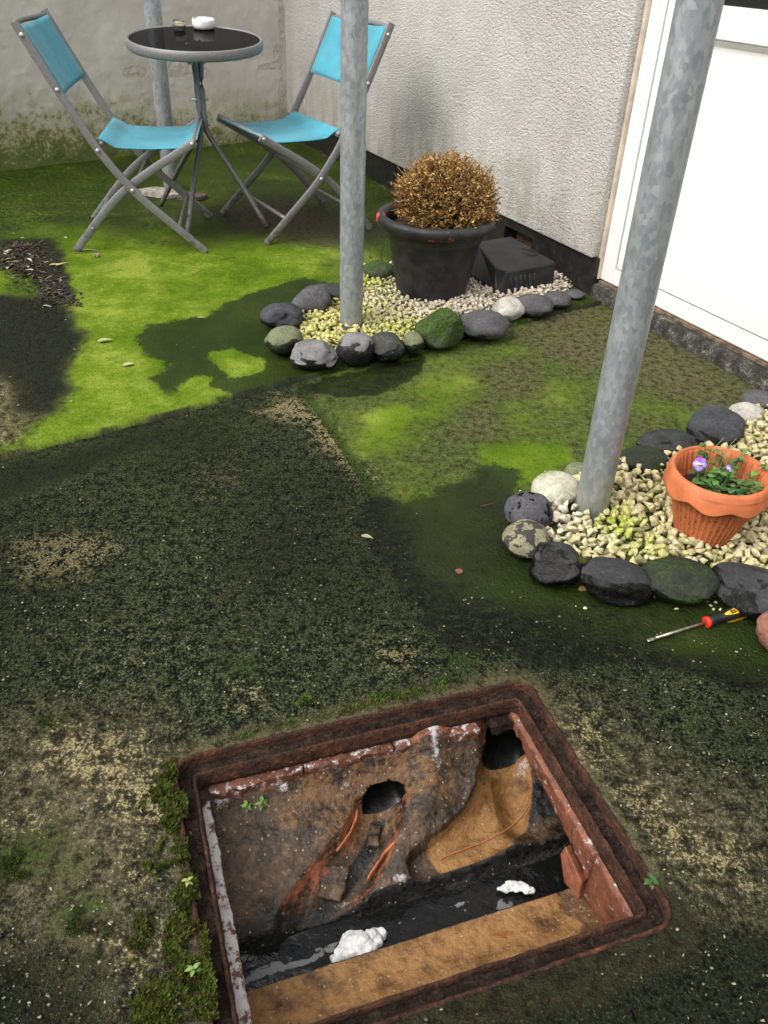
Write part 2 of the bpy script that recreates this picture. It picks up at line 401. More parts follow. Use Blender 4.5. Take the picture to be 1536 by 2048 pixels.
def stone_mat(name, dry, wetc, wet=.5, moss=0., spot=None, pits=False, green=(.055, .095, .014)):
    n = N(name); p = n.objr(9.); f = n.noise(p, 20, 5, .6); g = n.noise(p, 130, 5, .65); b = n.noise(n.scale(p, (1, 1, 2.2)), 14, 3, .5, .4)
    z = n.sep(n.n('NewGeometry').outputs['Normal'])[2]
    col = n.ramp(n.math('ADD', n.math('MULTIPLY', f, .5), n.math('MULTIPLY', g, .5)), [(.3, tuple(c*.62 for c in dry)), (.7, tuple(c*1.25 for c in dry))])
    vein = n.rng(n.math('ABSOLUTE', n.math('SUBTRACT', n.noise(n.scale(p, (1, 2.2, .7)), 11, 3), .5)), .0, .012, .35, 0)
    col = n.mix(vein, col, tuple(min(1, c*2.2) for c in dry))
    if spot:
        sp = n.rng(n.noise(p, spot[1], 3, .6), spot[2], spot[2]+.03)
        col = n.mix(sp, col, spot[0])
    wcol = n.ramp(g, [(.3, tuple(c*.55 for c in wetc)), (.7, tuple(c*1.5 for c in wetc))])
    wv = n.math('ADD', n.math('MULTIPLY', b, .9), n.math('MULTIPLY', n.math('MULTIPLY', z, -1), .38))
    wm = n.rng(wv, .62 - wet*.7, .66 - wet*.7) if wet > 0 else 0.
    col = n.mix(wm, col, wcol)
    if moss:
        mm = n.rng(n.math('ADD', n.math('MULTIPLY', n.noise(p, 16, 5, .62), .8), n.math('MULTIPLY', f, .2)), .66 - moss*.45, .80 - moss*.45)
        col = n.mix(n.math('MULTIPLY', mm, .9), col, n.ramp(g, [(.3, tuple(c*.5 for c in green)), (.7, tuple(c*1.7 for c in green))]))
    h = n.math('ADD', n.math('MULTIPLY', f, .6), n.math('MULTIPLY', g, .4))
    if pits:
        pv = n.rng(n.noise(p, 48, 2, .5), .60, .66); col = n.mix(pv, col, (.008, .008, .009)); h = n.math('SUBTRACT', h, n.math('MULTIPLY', pv, 1.3))
    rough = n.rng(wm, 0, 1, .8, .22) if wet > 0 else .7
    return n.bsdf(col, rough, n.bump(h, .8, .009), 0, n.rng(wm, 0, 1, .10, .2) if wet > 0 else .10)

def rust_mat(name, bright=1.):
    n = N(name); p = n.obj(); f = n.noise(p, 26, 5, .65); g = n.noise(p, 160, 5, .7); h = n.noise(p, 60, 4, .6, 1.)
    col = n.ramp(n.math('ADD', n.math('MULTIPLY', f, .45), n.math('MULTIPLY', g, .55)), [(.30, (.014*bright, .008*bright, .006*bright)), (.48, (.050*bright, .024*bright, .016*bright)), (.66, (.125*bright, .050*bright, .026*bright)), (.78, (.30*bright, .115*bright, .045*bright))])
    return n.bsdf(col, n.rng(f, .4, .6, .5, .85), n.bump(n.math('ADD', n.math('MULTIPLY', h, .6), g), 1., .008), 0., .25)
MAT['rust'] = rust_mat('rusty_cast_iron')
def dirt_mat():
    n = N('packed_drain_dirt'); p = n.obj(); f = n.noise(p, 45, 5, .7); g = n.noise(p, 200, 5, .7)
    col = n.ramp(n.math('ADD', n.math('MULTIPLY', f, .5), n.math('MULTIPLY', g, .5)), [(.3, (.006, .004, .003)), (.5, (.028, .016, .011)), (.75, (.10, .062, .042))])
    return n.bsdf(col, n.rng(f, .4, .6, .45, .9), n.bump(n.math('ADD', f, g), 1., .012), 0, .25)
MAT['dirt'] = dirt_mat()
def bench_mat():
    n = N('drain_benching'); p = n.obj(); f = n.noise(p, 22, 6, .65); g = n.noise(p, 110, 5, .7); q = n.noise(p, 300, 3, .6)
    A = {k: n.attr(k) for k in ('tanb', 'black', 'clay', 'white', 'ochre')}
    mixn = n.math('ADD', n.math('MULTIPLY', f, .55), n.math('MULTIPLY', g, .45))
    col = n.ramp(mixn, [(.26, (.008, .006, .004)), (.46, (.042, .028, .018)), (.62, (.095, .058, .033)), (.80, (.22, .17, .13))])
    j = lambda a, amp=.9: n.rng(n.math('ADD', a, n.math('MULTIPLY', n.math('SUBTRACT', mixn, .5), amp*1.8)), .38, .58)
    col = n.mix(j(A['ochre'], 1.4), col, n.ramp(mixn, [(.3, (.060, .027, .010)), (.7, (.17, .092, .040))]))
    col = n.mix(j(A['clay'], 1.1), col, n.ramp(mixn, [(.3, (.07, .024, .012)), (.6, (.23, .075, .035)), (.78, (.36, .14, .07))]))
    tcol = n.ramp(f, [(.20, (.055, .024, .008)), (.42, (.185, .092, .030)), (.62, (.30, .160, .056)), (.82, (.20, .072, .020))])
    tcol = n.mix(n.rng(g, .60, .72, 0, .7), tcol, (.10, .055, .022))
    col = n.mix(j(A['tanb'], .7), col, tcol)
    col = n.mix(j(A['black'], .3), col, n.ramp(g, [(.3, (.004, .004, .004)), (.75, (.024, .024, .022))]))
    wn = n.math('ADD', A['white'], n.math('MULTIPLY', n.math('SUBTRACT', n.math('ADD', n.math('MULTIPLY', g, .6), n.math('MULTIPLY', q, .4)), .5), 1.6))
    col = n.mix(n.math('MULTIPLY', n.rng(wn, .42, .75), .9), col, (.52, .49, .50))
    grit = n.math('MULTIPLY', n.rng(n.sep(n.vor(p, 190, out='Color'))[0], .90, .93), n.rng(n.vor(p, 190), .32, .2))
    col = n.mix(n.math('MULTIPLY', grit, .7), col, (.45, .40, .33))
    rough = n.rng(f, .42, .58, .16, .55)
    return n.bsdf(col, rough, n.bump(n.math('ADD', n.math('MULTIPLY', f, .7), n.math('MULTIPLY', g, .5)), .9, .009), 0, .4)
MAT['bench'] = bench_mat()
def clay_mat(name, col, speck=0.):
    n = N(name); p = n.obj(); f = n.noise(p, 30, 5, .6); g = n.noise(p, 150, 4, .7)
    c = n.ramp(n.math('ADD', n.math('MULTIPLY', f, .5), n.math('MULTIPLY', g, .5)), [(.3, tuple(x*.35 for x in col)), (.5, col), (.7, tuple(x*1.35 for x in col))])
    if speck: c = n.mix(n.rng(n.noise(p, 70, 5, .75), .62-speck*.28, .70-speck*.28), c, (.50, .46, .46))
    return n.bsdf(c, .5, n.bump(g, .5, .003), 0, .45)
MAT['clay'] = clay_mat('red_clay', (.21, .072, .038), .0)
MAT['clay_lip'] = clay_mat('orange_clay_edge', (.34, .12, .045), 0)
MAT['clay_rust'] = clay_mat('rust_stained_clay', (.165, .060, .033), .10)
MAT['shard'] = clay_mat('dark_pipe_shard', (.085, .050, .032), .05)
MAT['brick'] = clay_mat('whitened_brick', (.12, .045, .032), .75)
MAT['brick_back'] = clay_mat('back_brick', (.115, .046, .028), .30)
def pipe_black():
    n = N('pipe_dark'); p = n.obj(); f = n.noise(p, 60, 4)
    return n.bsdf(n.ramp(f, [(.3, (.002, .002, .002)), (.7, (.006, .006, .006))]), .35, n.bump(f, .4, .004))
MAT['pipe'] = pipe_black()
def water_mat():
    n = N('drain_water'); p = n.obj(); f = n.noise(n.scale(p, (1, 1, 1)), 34, 4, .6, .5); g = n.noise(p, 90, 4, .6)
    s = n.attr('scum'); sm = n.rng(n.math('ADD', s, n.math('MULTIPLY', n.math('SUBTRACT', g, .5), 1.3)), .45, .6)
    col = n.mix(n.math('MULTIPLY', sm, .7), (.006, .006, .006), (.20, .20, .21))
    return n.bsdf(col, n.rng(sm, 0, 1, .05, .4), n.bump(f, .4, .010), 0, .35)
MAT['water'] = water_mat()
def foam_mat():
    n = N('white_foam'); p = n.obj(); f = n.noise(p, 260, 3)
    return n.bsdf(n.ramp(n.noise(p, 60, 3), [(.3, (.50, .50, .50)), (.7, (.66, .66, .655))]), .55, n.bump(f, .5, .004), 0, .3)
MAT['foam'] = foam_mat()
MAT['sd_black'] = simple('black_grip', (.012, .012, .012), .5, bump=.1)
MAT['sd_yellow'] = simple('yellow_inlay', (.72, .40, .015), .4, var=.1, bump=0)
MAT['sd_red'] = simple('red_collar', (.62, .03, .012), .35, var=.1, bump=0)
MAT['steel'] = simple('worn_steel_shaft', (.36, .33, .27), .35, .8, var=.35, sc=90)

# ------------------------------------------------------------------ ground
J0 = G(0, 925); J1p = G(600, 770); E1 = (J1p - J0).normalized(); N1 = Vector((-E1.y, E1.x, 0))
# drain frame axes
DA = R(19.5); DO = Vector((-.315, .823, 0)); DU = Vector((math.cos(DA), math.sin(DA), 0)); DV = Vector((math.sin(DA), -math.cos(DA), 0))
DW, DD, DR = .612, .460, .036
def uv_of(X, Y):
    return (X-DO.x)*DU.x + (Y-DO.y)*DU.y, (X-DO.x)*DV.x + (Y-DO.y)*DV.y
def rrect_sd(u, v, w, d, r, ins=0.):
    qx = np.abs(u - w/2) - (w/2 - ins - r); qy = np.abs(v - d/2) - (d/2 - ins - r)
    return np.hypot(np.maximum(qx, 0), np.maximum(qy, 0)) + np.minimum(np.maximum(qx, qy), 0) - r

def masks(X, Y, back):
    """where film, water with painted rear shade, lichen, moss and bare cement lie, in metres on the ground"""
    wx = X + .07*(fbm(X, Y, 9, 4, 1)-.5) + .03*(fbm(X, Y, 40, 3, 5)-.5); wy = Y + .07*(fbm(X, Y, 9, 4, 2)-.5) + .03*(fbm(X, Y, 40, 3, 6)-.5)
    def m(pts, soft=.03): return sstep(soft, -soft, poly_sd(wx, wy, GP(pts)))
    big = fbm(X, Y, 2.2, 4, 9); mid = fbm(X, Y, 7, 4, 12)
    z = np.zeros_like(X)
    A = dict(algae=z.copy(), wet=z.copy(), tan=z.copy(), moss=z.copy(), brown=z.copy(), grit=z.copy())
    mx = lambda k, v: A.__setitem__(k, np.maximum(A[k], v))
    cut = lambda k, v: A.__setitem__(k, A[k] * (1 - v))
    if back:
        A['algae'] += .64 + .3*(mid-.5)
        A['wet'] += .53  # shade near the wall, painted through the wet mask to darken the rear
        A['grit'] += .35
        lime = m([(90,470),(260,478),(430,500),(560,492),(690,500),(690,560),(640,600),(600,700),(620,780),(0,960),(-300,960),(-200,700),(-100,560)], .22)
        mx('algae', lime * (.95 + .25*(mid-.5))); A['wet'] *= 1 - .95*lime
        mx('moss', (1-lime) * .6)
        mx('brown', .8*m([(440,425),(560,400),(690,440),(780,470),(700,500),(620,490),(560,480),(480,460)], .12))
        mx('brown', .9*m([(360,385),(420,395),(400,430),(330,420)], .08))
        mx('brown', .9*m([(700,360),(1000,480),(900,520),(740,430)], .08))
        cut('algae', .75*m([(440,425),(560,400),(690,440),(780,470),(700,500),(620,490),(560,480),(480,460)], .12))
        # dark wet soil patch by the litter and the damp blotch round the stones
        w1 = m([(-150,600),(60,597),(115,600),(150,640),(182,682),(150,730),(142,790),(105,838),(60,850),(25,825),(-5,760),(-150,740)], .055)
        cut('algae', .90*w1); mx('grit', w1*.55); mx('wet', .62*w1); mx('moss', .5*w1)
        br = m([(-200,720),(10,740),(45,800),(60,860),(20,900),(-200,950)], .06); cut('algae', .75*br); mx('brown', br*.8); mx('tan', br*.45)
        w2 = m([(285,690),(300,655),(420,640),(445,612),(520,588),(600,566),(690,575),(760,640),(860,700),(840,770),(600,790),(455,800),(425,785),(400,762),(335,792),(292,768),(350,742),(300,722)], .045)
        hole = m([(412,716),(470,706),(530,732),(532,754),(470,764),(432,742)], .03)
        hole = np.maximum(hole, .8*m([(372,775),(410,765),(430,795),(380,800)], .015))
        w2 = w2 * (1 - hole); mx('wet', w2*.95); A['moss'] = np.maximum(A['moss'], w2*.5)
        mx('wet', .55*m([(0,480),(120,480),(160,560),(150,610),(0,600)], .06) )
        cut('algae', .8*m([(0,488),(90,486),(130,520),(140,575),(160,612),(110,612),(60,560),(0,540)], .03))
        # greenish tan film where it dries out
        mx('tan', .28*m([(150,800),(400,800),(300,880),(0,930),(0,900)], .12) * lime)
        e = line_d(X, Y, [J0 - E1*2, J0 + E1*3])[0]
        cut('algae', .9*sstep(.022, .004, e + .012*(mid-.5)*2)); mx('wet', .8*sstep(.02, .004, e))
    else:
        right = m([(600,772),(640,840),(700,930),(775,1030),(840,1130),(900,1200),(1700,1400),(1900,900),(1300,500),(900,600)], .05)
        A['grit'] += .95 * (1 - right) + .3*right
        A['algae'] += right * (.56 + .45*(mid-.5)) + (1-right)*(.10+.5*np.clip(mid-.52, 0, 1))
        A['moss'] += .36*(1-right) + .35*right
        A['wet'] += (.33 + .5*(big-.5)) * (1-right) + .10*right
        A['tan'] += .30*(1-right)*sstep(.40, .65, big) + .10*right
        # right slab
        for pts, k in (([(705,835),(745,812),(800,805),(835,845),(800,880),(735,875)], .85), ([(930,910),(1000,870),(1130,885),(1165,930),(1035,1000),(985,975)], .75),
                       ([(840,720),(1000,690),(1090,740),(950,800),(840,800)], .55), ([(1130,870),(1250,860),(1220,930),(1150,940)], .6)):
            mx('algae', k*m(pts, .05)*right); A['wet'] *= 1 - .9*m(pts, .06)
        for pts in ([(1000,650),(1180,610),(1420,700),(1560,790),(1440,830),(1330,800),(1230,770),(1080,720)], [(905,830),(985,815),(1000,880),(930,885)], [(1240,840),(1340,830),(1330,870),(1250,875)], [(960,740),(1050,720),(1080,790),(980,800)]):
            q = m(pts, .09); mx('brown', .65*q); cut('algae', .45*q)
        w3 = m([(1040,940),(985,925),(950,955),(880,975),(800,1000),(735,985),(700,1040),(760,1120),(900,1290),(1100,1330),(1300,1330),(1450,1370),(1800,1420),(1800,1180),(1250,1150),(1100,1130),(1040,1060)], .045)
        mx('wet', w3*.92); mx('moss', w3*.55)
        mx('wet', .85*m([(590,770),(700,745),(855,715),(840,755),(740,790),(700,800),(620,790)], .02))
        # joint strip, dark film under the slab edge
        strip = m([(-300,1030),(-300,940),(0,930),(590,780),(600,800),(330,880),(150,960),(0,1010)], .05)
        mx('moss', .95*strip); mx('wet', .55*strip); cut('grit', .4*strip)
        mx('algae', .28*m([(200,900),(560,800),(620,850),(400,930),(250,960)], .1))
        # lichen
        for pts, k in (([(560,780),(625,800),(690,880),(740,960),(700,985),(640,910),(600,850),(470,830),(420,850)], .62), ([(0,1070),(150,1050),(260,1090),(180,1160),(0,1190)], .55), ([(330,900),(480,870),(540,960),(440,1030),(330,980)], .36),
                       ([(720,1290),(860,1285),(850,1345),(740,1345)], .55), ([(60,1440),(250,1450),(330,1530),(200,1620),(40,1560)], .52), ([(180,1540),(350,1520),(370,1590),(300,1640),(190,1600)], .75),
                       ([(1180,1560),(1300,1540),(1420,1650),(1536,1680),(1536,1800),(1380,1760),(1280,1700)], .50), ([(1130,1380),(1220,1420),(1240,1520),(1180,1560),(1120,1450)], .55), ([(440,1360),(540,1370),(520,1440),(450,1430)], .5),
                       ([(200,1640),(300,1650),(330,1760),(240,1800)], .5), ([(190,1890),(310,1880),(330,1990),(210,1990)], .6), ([(0,1200),(300,1180),(500,1300),(200,1400),(0,1380)], .26), ([(0,1600),(150,1600),(120,1700),(0,1680)], .4)):
            mx('tan', min(.95, 1.4*k)*m(pts, .065))
        for pts, k in (([(60,1440),(260,1450),(360,1560),(300,1700),(330,1990),(150,1980),(0,1800),(0,1480)], .62), ([(1130,1400),(1240,1480),(1536,1640),(1536,1830),(1330,1740)], .35)):
            q = m(pts, .1); A['grit'] *= 1 - k*q; mx('brown', .55*q); A['wet'] *= 1 - .6*q; A['moss'] *= 1 - .75*q
        # moss streaks
        for pts, k in (([(760,1030),(810,1040),(830,1100),(880,1150),(860,1215),(800,1190),(800,1120)], .75), ([(440,1310),(510,1310),(530,1380),(450,1375)], .9), ([(60,1420),(140,1420),(130,1470),(70,1470)], .8),
                       ([(0,1660),(110,1650),(170,1680),(100,1740),(0,1760)], 1.), ([(130,1790),(200,1790),(215,1860),(160,1890),(120,1860)], 1.), ([(80,1710),(150,1700),(160,1760),(90,1780)], 1.),
                       ([(870,1290),(980,1290),(960,1350),(880,1340)], .8), ([(1180,1460),(1250,1480),(1240,1520),(1190,1500)], .8), ([(1390,1680),(1470,1690),(1450,1740),(1390,1730)], .5)):
            q = m(pts, .035); mx('moss', k*q); mx('algae', .32*q*k)
        mx('wet', .50*m([(900,1880),(1400,1830),(1700,1800),(1700,2200),(700,2200),(800,1990)], .06))
        mx('wet', .50*m([(-100,1880),(120,1870),(220,1940),(260,2050),(200,2200),(-100,2200)], .06))
        u, v = uv_of(X, Y); sd = rrect_sd(u, v, DW, DD, DR)
        nr = sstep(.05, .0, sd - .03*(mid-.5)); mx('brown', .9*nr); fm_ = sstep(.065, .02, sd - .06*(mid-.5))*sstep(DD*.7, DD, v); mx('wet', .75*fm_); mx('brown', fm_); A['tan'] *= 1-fm_; A['algae'] *= 1 - .8*nr; A['grit'] *= 1 - .5*nr
        jd = line_d(X, Y, [G(600,770), G(680,880), G(760,1010)])[0]
        mx('moss', sstep(.02, .006, jd)); cut('tan', .9*sstep(.016, .006, jd))
    return A

def ground_sheet(name, s0, s1, t0, t1, st, back, parent=None):
    ns = int(round((s1-s0)/st))+1; ntt = int(round((t1-t0)/st))+1
    s = np.linspace(s0, s1, ns); t = np.linspace(t0, t1, ntt); SS, TT = np.meshgrid(s, t)
    if back:
        jit = .016*(fbm(SS, SS*0, 9, 3, 31)-.5) + .010*(fbm(SS, SS*0, 60, 2, 33)-.5)
        TT = TT + jit * sstep(.08, 0, TT)
    X = J0.x + SS*E1.x + TT*N1.x; Y = J0.y + SS*E1.y + TT*N1.y
    Z = .006*(fbm(X, Y, 3, 3, 41)-.5) + (.0015 if back else .004)*(fbm(X, Y, 22, 3, 43)-.5) + .0022*(fbm(X, Y, 85, 2, 47)-.5)
    if back:
        Z = Z + .013 - .010*sstep(.012, 0, TT); Z[0, :] -= .03
    else:
        A0 = fbm(X, Y, 95, 2, 51); Z = Z + .0035*(A0-.5)
        jd, jt = line_d(X, Y, [G(600,770), G(680,880), G(760,1010), G(800,1075)])
        Z = Z - .007*sstep(.012, .002, jd)*sstep(1., .7, jt)
        rt_ = poly_sd(X, Y, GP([(600,770),(680,880),(760,1010),(840,1130),(1500,1300),(1900,900),(1300,500)]))
        Z = Z + .004*sstep(.02, -.01, rt_)
    V = np.stack([X, Y, Z], -1).reshape(-1, 3)
    idx = np.arange(ns*ntt).reshape(ntt, ns)
    F = np.stack([idx[:-1,:-1], idx[:-1,1:], idx[1:,1:], idx[1:,:-1]], -1).reshape(-1, 4)
    if not back:
        # opening for the drain frame: snap the nearest ring of vertices on to the outline
        u, v = uv_of(V[:,0], V[:,1]); ins = .0015
        sd = rrect_sd(u, v, DW, DD, DR, ins); e = 1e-4
        gu = (rrect_sd(u+e, v, DW, DD, DR, ins)-sd)/e; gv = (rrect_sd(u, v+e, DW, DD, DR, ins)-sd)/e
        near = np.abs(sd) < st*.62
        for k, (a, b) in enumerate(((DU.x, DV.x), (DU.y, DV.y))): V[near, k] -= (sd*(gu*a + gv*b))[near]
        flat = sstep(.03, .0, sd); V[:,2] *= 1 - .8*flat
        inside = (sd < 0) | near
        F = F[~inside[F].all(axis=1)]
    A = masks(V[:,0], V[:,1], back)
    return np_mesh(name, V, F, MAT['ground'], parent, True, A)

ground = ground_sheet('ground', -1.2, 2.8, -2.7, .03, .01, False)
tag(ground, 'dark mossy worn concrete yard around the open drain', 'ground', kind='structure')
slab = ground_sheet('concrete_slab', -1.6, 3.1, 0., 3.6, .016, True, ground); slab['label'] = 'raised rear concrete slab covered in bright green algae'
mb = MB()
def st(s, t, z=-.004): return J0 + E1*s + N1*t + Vector((0, 0, z))
for a, b, c, d in ((-25, -1.59, -25, 25), (3.09, 25, -25, 25), (-1.59, 3.09, -25, -2.69), (-1.59, 3.09, 3.59, 25)):
    mb.add([st(a, c), st(b, c), st(b, d), st(a, d)], [(0, 1, 2, 3)])
mb.add([st(-1.59, -2.69), st(-1.19, -2.69), st(-1.19, .02), st(-1.59, .02)], [(0, 1, 2, 3)])
mb.add([st(2.79, -2.69), st(3.09, -2.69), st(3.09, .02), st(2.79, .02)], [(0, 1, 2, 3)])
mb.build('yard_ground', MAT['ground_far'], ground)

# ------------------------------------------------------------------ house wall, door, boundary wall, added yard walls and beam
CX = Vector((-.665, 5.46, 0)); HD = (Vector((.69, 2.945, 0)) - CX).normalized(); HN = Vector((HD.y, -HD.x, 0))   # HN points into the yard
house = empty('house', CX, math.atan2(HD.y, HD.x), 'pale roughcast house wall with black plinth and white plastic door', 'house')
# local frame: x along the wall away from the corner, -y into the yard
def wall_grid(mb_, x0, x1, z0, z1, y, yb):
    mb_.box(x0, x1, y, yb, z0, z1)
mb = MB(); mb.box(-.3, 2.888, -.014, .22, .145, 3.2); mb.build('wall', MAT['render'], house, bevel=.006)
mb = MB(); mb.box(3.99, 6.5, -.014, .22, .145, 3.2); mb.box(2.888, 3.99, -.014, .22, 2.16, 3.2); mb.build('wall', MAT['render'], house)
# plinth with the knocked-out hole behind the gully
mb = MB(); mb.box(-.3, 2.33, 0, .2, -.05, .1445); mb.box(2.33, 2.52, 0, .2, -.05, .035); mb.box(2.33, 2.52, .09, .2, .035, .1445)
mb.box(2.33, 2.52, 0, .2, .108, .1445); mb.box(2.52, 2.90, 0, .2, -.05, .1445); mb.box(3.985, 6.5, 0, .2, -.05, .1445)
pl = mb.build('plinth', MAT['plinth'], house); pl['label'] = 'black bitumen painted plinth with a knocked-out hole'
mb = MB(); mb.box(2.335, 2.515, .06, .085, .036, .107); mb.build('brick', MAT['shard'], pl)
# door step, mortar bed, sill
mb = MB()
n_ = 260; vs = []; fs = []
for i in range(n_+1):
    x = 2.902 + (6.0-2.902)*i/n_; j = .0035*mnoise.noise(Vector((x*33, 0, 0))) + .002*mnoise.noise(Vector((x*5, 2, 0)))
    vs += [(x, -.004+j, -.05), (x, -.002+j, .045), (x, .006+j*.6, .056+.5*j), (x, .2, .058)]
for i in range(n_):
    for k in range(3): fs.append((i*4+k, (i+1)*4+k, (i+1)*4+k+1, i*4+k+1))
mb.add(vs, fs); mb.build('door_step', MAT['step'], house)
mb = MB(); mb.box(2.905, 3.99, .022, .15, .0582, .068); mb.box(2.905, 3.99, .032, .15, .068, .0722); mb.build('mortar_bed', MAT['mortar'], house)
mb = MB(); mb.box(2.8895, 2.903, .016, .12, .0722, 2.16); mb.build('mastic_strip', simple('old_mastic', (.55, .47, .38), .8, var=.15, sc=20, bump=.4, bd=.004), house)
door = empty('door', (0, 0, 0), 0, parent=house); door['label'] = 'white plastic panelled door with dark glazing above'
RY = .028
mb = MB(); mb.box(2.9035, 2.966, RY, .12, .0725, 2.155); mb.box(3.91, 3.98, RY, .12, .0725, 2.155); mb.box(2.966, 3.91, RY, .12, 2.09, 2.155); mb.box(2.966, 3.91, RY+.001, .12, .0725, .125)
fr = mb.build('frame', MAT['upvc'], door, bevel=.003)
mb = MB(); mb.box(2.966, 2.9705, RY+.016, .1, .125, 2.09); mb.box(2.9705, 3.91, RY+.016, .1, .125, .129); mb.build('seal', MAT['seal'], fr)
mb = MB(); mb.box(2.9705, 3.06, RY+.004, .1, .129, 2.088); mb.box(3.82, 3.905, RY+.004, .1, .129, 2.088); mb.box(3.06, 3.82, RY+.004, .1, .129, .20)
mb.box(3.06, 3.82, RY+.004, .1, .845, .925); mb.box(3.06, 3.82, RY+.004, .1, 2.0, 2.088); leafm = mb.build('leaf', MAT['upvc'], door, bevel=.003)
mb = MB(); mb.box(3.0605, 3.8195, RY+.022, .09, .2005, .8445); mb.build('panel', MAT['upvc'], leafm)
mb = MB()
for q in ((3.0602, 3.08, .2003, .8447), (3.80, 3.8198, .2003, .8447)): mb.add([(q[0], RY+.008, q[2]), (q[1], RY+.021, q[2]), (q[1], RY+.021, q[3]), (q[0], RY+.008, q[3])], [(0,1,2,3)])
mb.add([(3.06, RY+.006, .2002), (3.82, RY+.006, .2002), (3.82, RY+.0215, .222), (3.06, RY+.0215, .222)], [(0,1,2,3)])
mb.build('glazing_bead', MAT['upvc'], leafm, smooth=False)
mb = MB(); mb.add([(3.06, RY+.0215, .826), (3.82, RY+.0215, .826), (3.82, RY+.001, .843), (3.06, RY+.001, .843)], [(0,1,2,3)]); mb.build('drip_moulding', MAT['upvc'], leafm, smooth=False)
mb = MB(); mb.box(3.0605, 3.8195, RY+.025, .07, .9255, 1.9995); mb.build('pane', MAT['glass_dark'], leafm)

# boundary wall
LD = (Vector((-1.996, 4.337, 0)) - CX).normalized()
nx, nz = 260, 150; L_ = 6.0; HT = 2.3
xs = np.concatenate([np.linspace(-.02, 2.2, nx), np.linspace(2.3, L_, 30)]); zs = np.concatenate([np.linspace(-.03, 1.0, nz), np.linspace(1.1, HT, 12)])
XX, ZZ = np.meshgrid(xs, zs)
fl = np.zeros_like(XX)
for cx_, cz_, rx_, rz_ in ((.955, .41, .075, .035), (.66, .44, .10, .025), (.58, .40, .06, .03), (.72, .40, .09, .03), (.07, .46, .035, .06), (.12, .40, .09, .02), (.04, .62, .02, .16), (.25, .46, .10, .02), (.36, .46, .06, .03), (.05, .22, .03, .14)):
    fl = np.maximum(fl, sstep(1.25, .6, np.hypot((XX-cx_)/rx_, (ZZ-cz_)/rz_)))
YY = .010*(fbm(XX, ZZ, 4, 3, 61)-.5) + .004*(fbm(XX, ZZ, 28, 3, 63)-.5) + .006*fl*(fbm(XX, ZZ, 60, 2, 65)-.4)
# local frame: x along LD, y = outward normal of the yard side (yard is at +y): LD rotated +90 deg
V = np.stack([XX, YY, ZZ], -1).reshape(-1, 3); W_ = len(xs); idx = np.arange(V.shape[0]).reshape(len(zs), W_)
F = np.stack([idx[:-1,:-1], idx[1:,:-1], idx[1:,1:], idx[:-1,1:]], -1).reshape(-1, 4)
bw = empty('boundary_wall', CX, math.atan2(LD.y, LD.x), 'grey painted boundary wall with green algae along its foot', 'wall')
np_mesh('wall_face', V, F, MAT['left_wall'], bw, True, {'flake': fl.ravel()})
mb = MB(); mb.box(-.3, L_, -.24, -.012, -.03, HT-.001); mb.build('wall_core', MAT['left_wall'], bw)
mb = MB(); mb.box(-.3, L_, -.28, .03, HT, HT+.07); mb.build('coping', MAT['step'], bw)

for k, (x0, y0, x1, y1, lab) in enumerate(((-6.2, -3.4, 4.6, -4.2, 'unseen dark brick wall added behind the viewer to block low sky light'), (-6.2, -3.4, -5.2, 1.6, 'unseen dark brick wall added on the open side to block low sky light'))):  # walls added out of view to cut horizon light and low reflections
    d_ = Vector((x1-x0, y1-y0, 0)); mb = MB(); mb.box(0, d_.length, -.11, .11, -.02, 2.6)
    o = mb.build('added_yard_wall', MAT['added_wall_brick'], None, (x0, y0, 0), rz=math.atan2(d_.y, d_.x)); tag(o, lab, 'wall')
# unseen beam added on the post tops for its effect on the light
unseen_beam = empty('added_post_beam', CX, math.atan2(HD.y, HD.x), 'unseen steel beam added across the tops of the three posts', 'beam')
mb = MB(); mb.box(.3, 5.6, -1.06, -.90, 2.841, 2.95); mb.build('beam', MAT['galv'], unseen_beam, bevel=.004)

POSTS = [(G(345, 388), .004, 'galvanised post behind the round table, against the back corner'), (G(702, 664), .0, 'galvanised post standing in the gravel bed with the black pot'), (G(1179, 1030), .0, 'large near galvanised post leaning out of the gravel bed with the terracotta pot')]
POSTS[2] = (POSTS[2][0], 0., 'nearest thick galvanised post, in the gravel bed with the terracotta pot')
for i, (p, z0, lab) in enumerate(POSTS):
    mb = MB(); zz = [(-.02 + z0) + (2.84-z0) * k / 40 for k in range(41)]
    mb.tube([(0, 0, z) for z in zz], .0365, 36)
    o = mb.build('support_post', MAT['galv'], None, (p.x, p.y, 0)); o.rotation_euler[2] = i*1.3
    tag(o, lab, 'post', 'steel posts in a row beside the house')
# broken tile pieces at the foot of the back post
for k, (px, py, sx, sy, rz, lab) in enumerate(((322, 395, .11, .07, -.5, 'pale broken tile beneath the back post'), (385, 403, .07, .05, .3, 'small dark tile shard beside the table feet'))):
    p = G(px, py); mb = MB(); pts = [(-sx, -sy*.6), (-sx*.3, -sy), (sx*.8, -sy*.7), (sx, sy*.3), (sx*.2, sy), (-sx*.7, sy*.7)]
    mb.add([(a, b, 0) for a, b in pts] + [(a*.97, b*.97, .014) for a, b in pts], [tuple(range(5, -1, -1)), tuple(range(6, 12))] + [(i, (i+1) % 6, 6+(i+1) % 6, 6+i) for i in range(6)])
    o = mb.build('tile_shard', simple('tile_shard', (.30, .28, .24) if k == 0 else (.10, .08, .06), .8, var=.4, sc=40, bump=.4), None, (p.x, p.y, .016), smooth=False, rz=rz); tag(o, lab, 'tile')

# ------------------------------------------------------------------ drain chamber
def uvz(px, py, z):
    p = G(px, py, z) - DO; return (p.dot(DU), p.dot(DV))
drain = empty('drain_chamber', DO, DA, 'open rectangular drain chamber with rusty frame and dirty channels', 'drain')
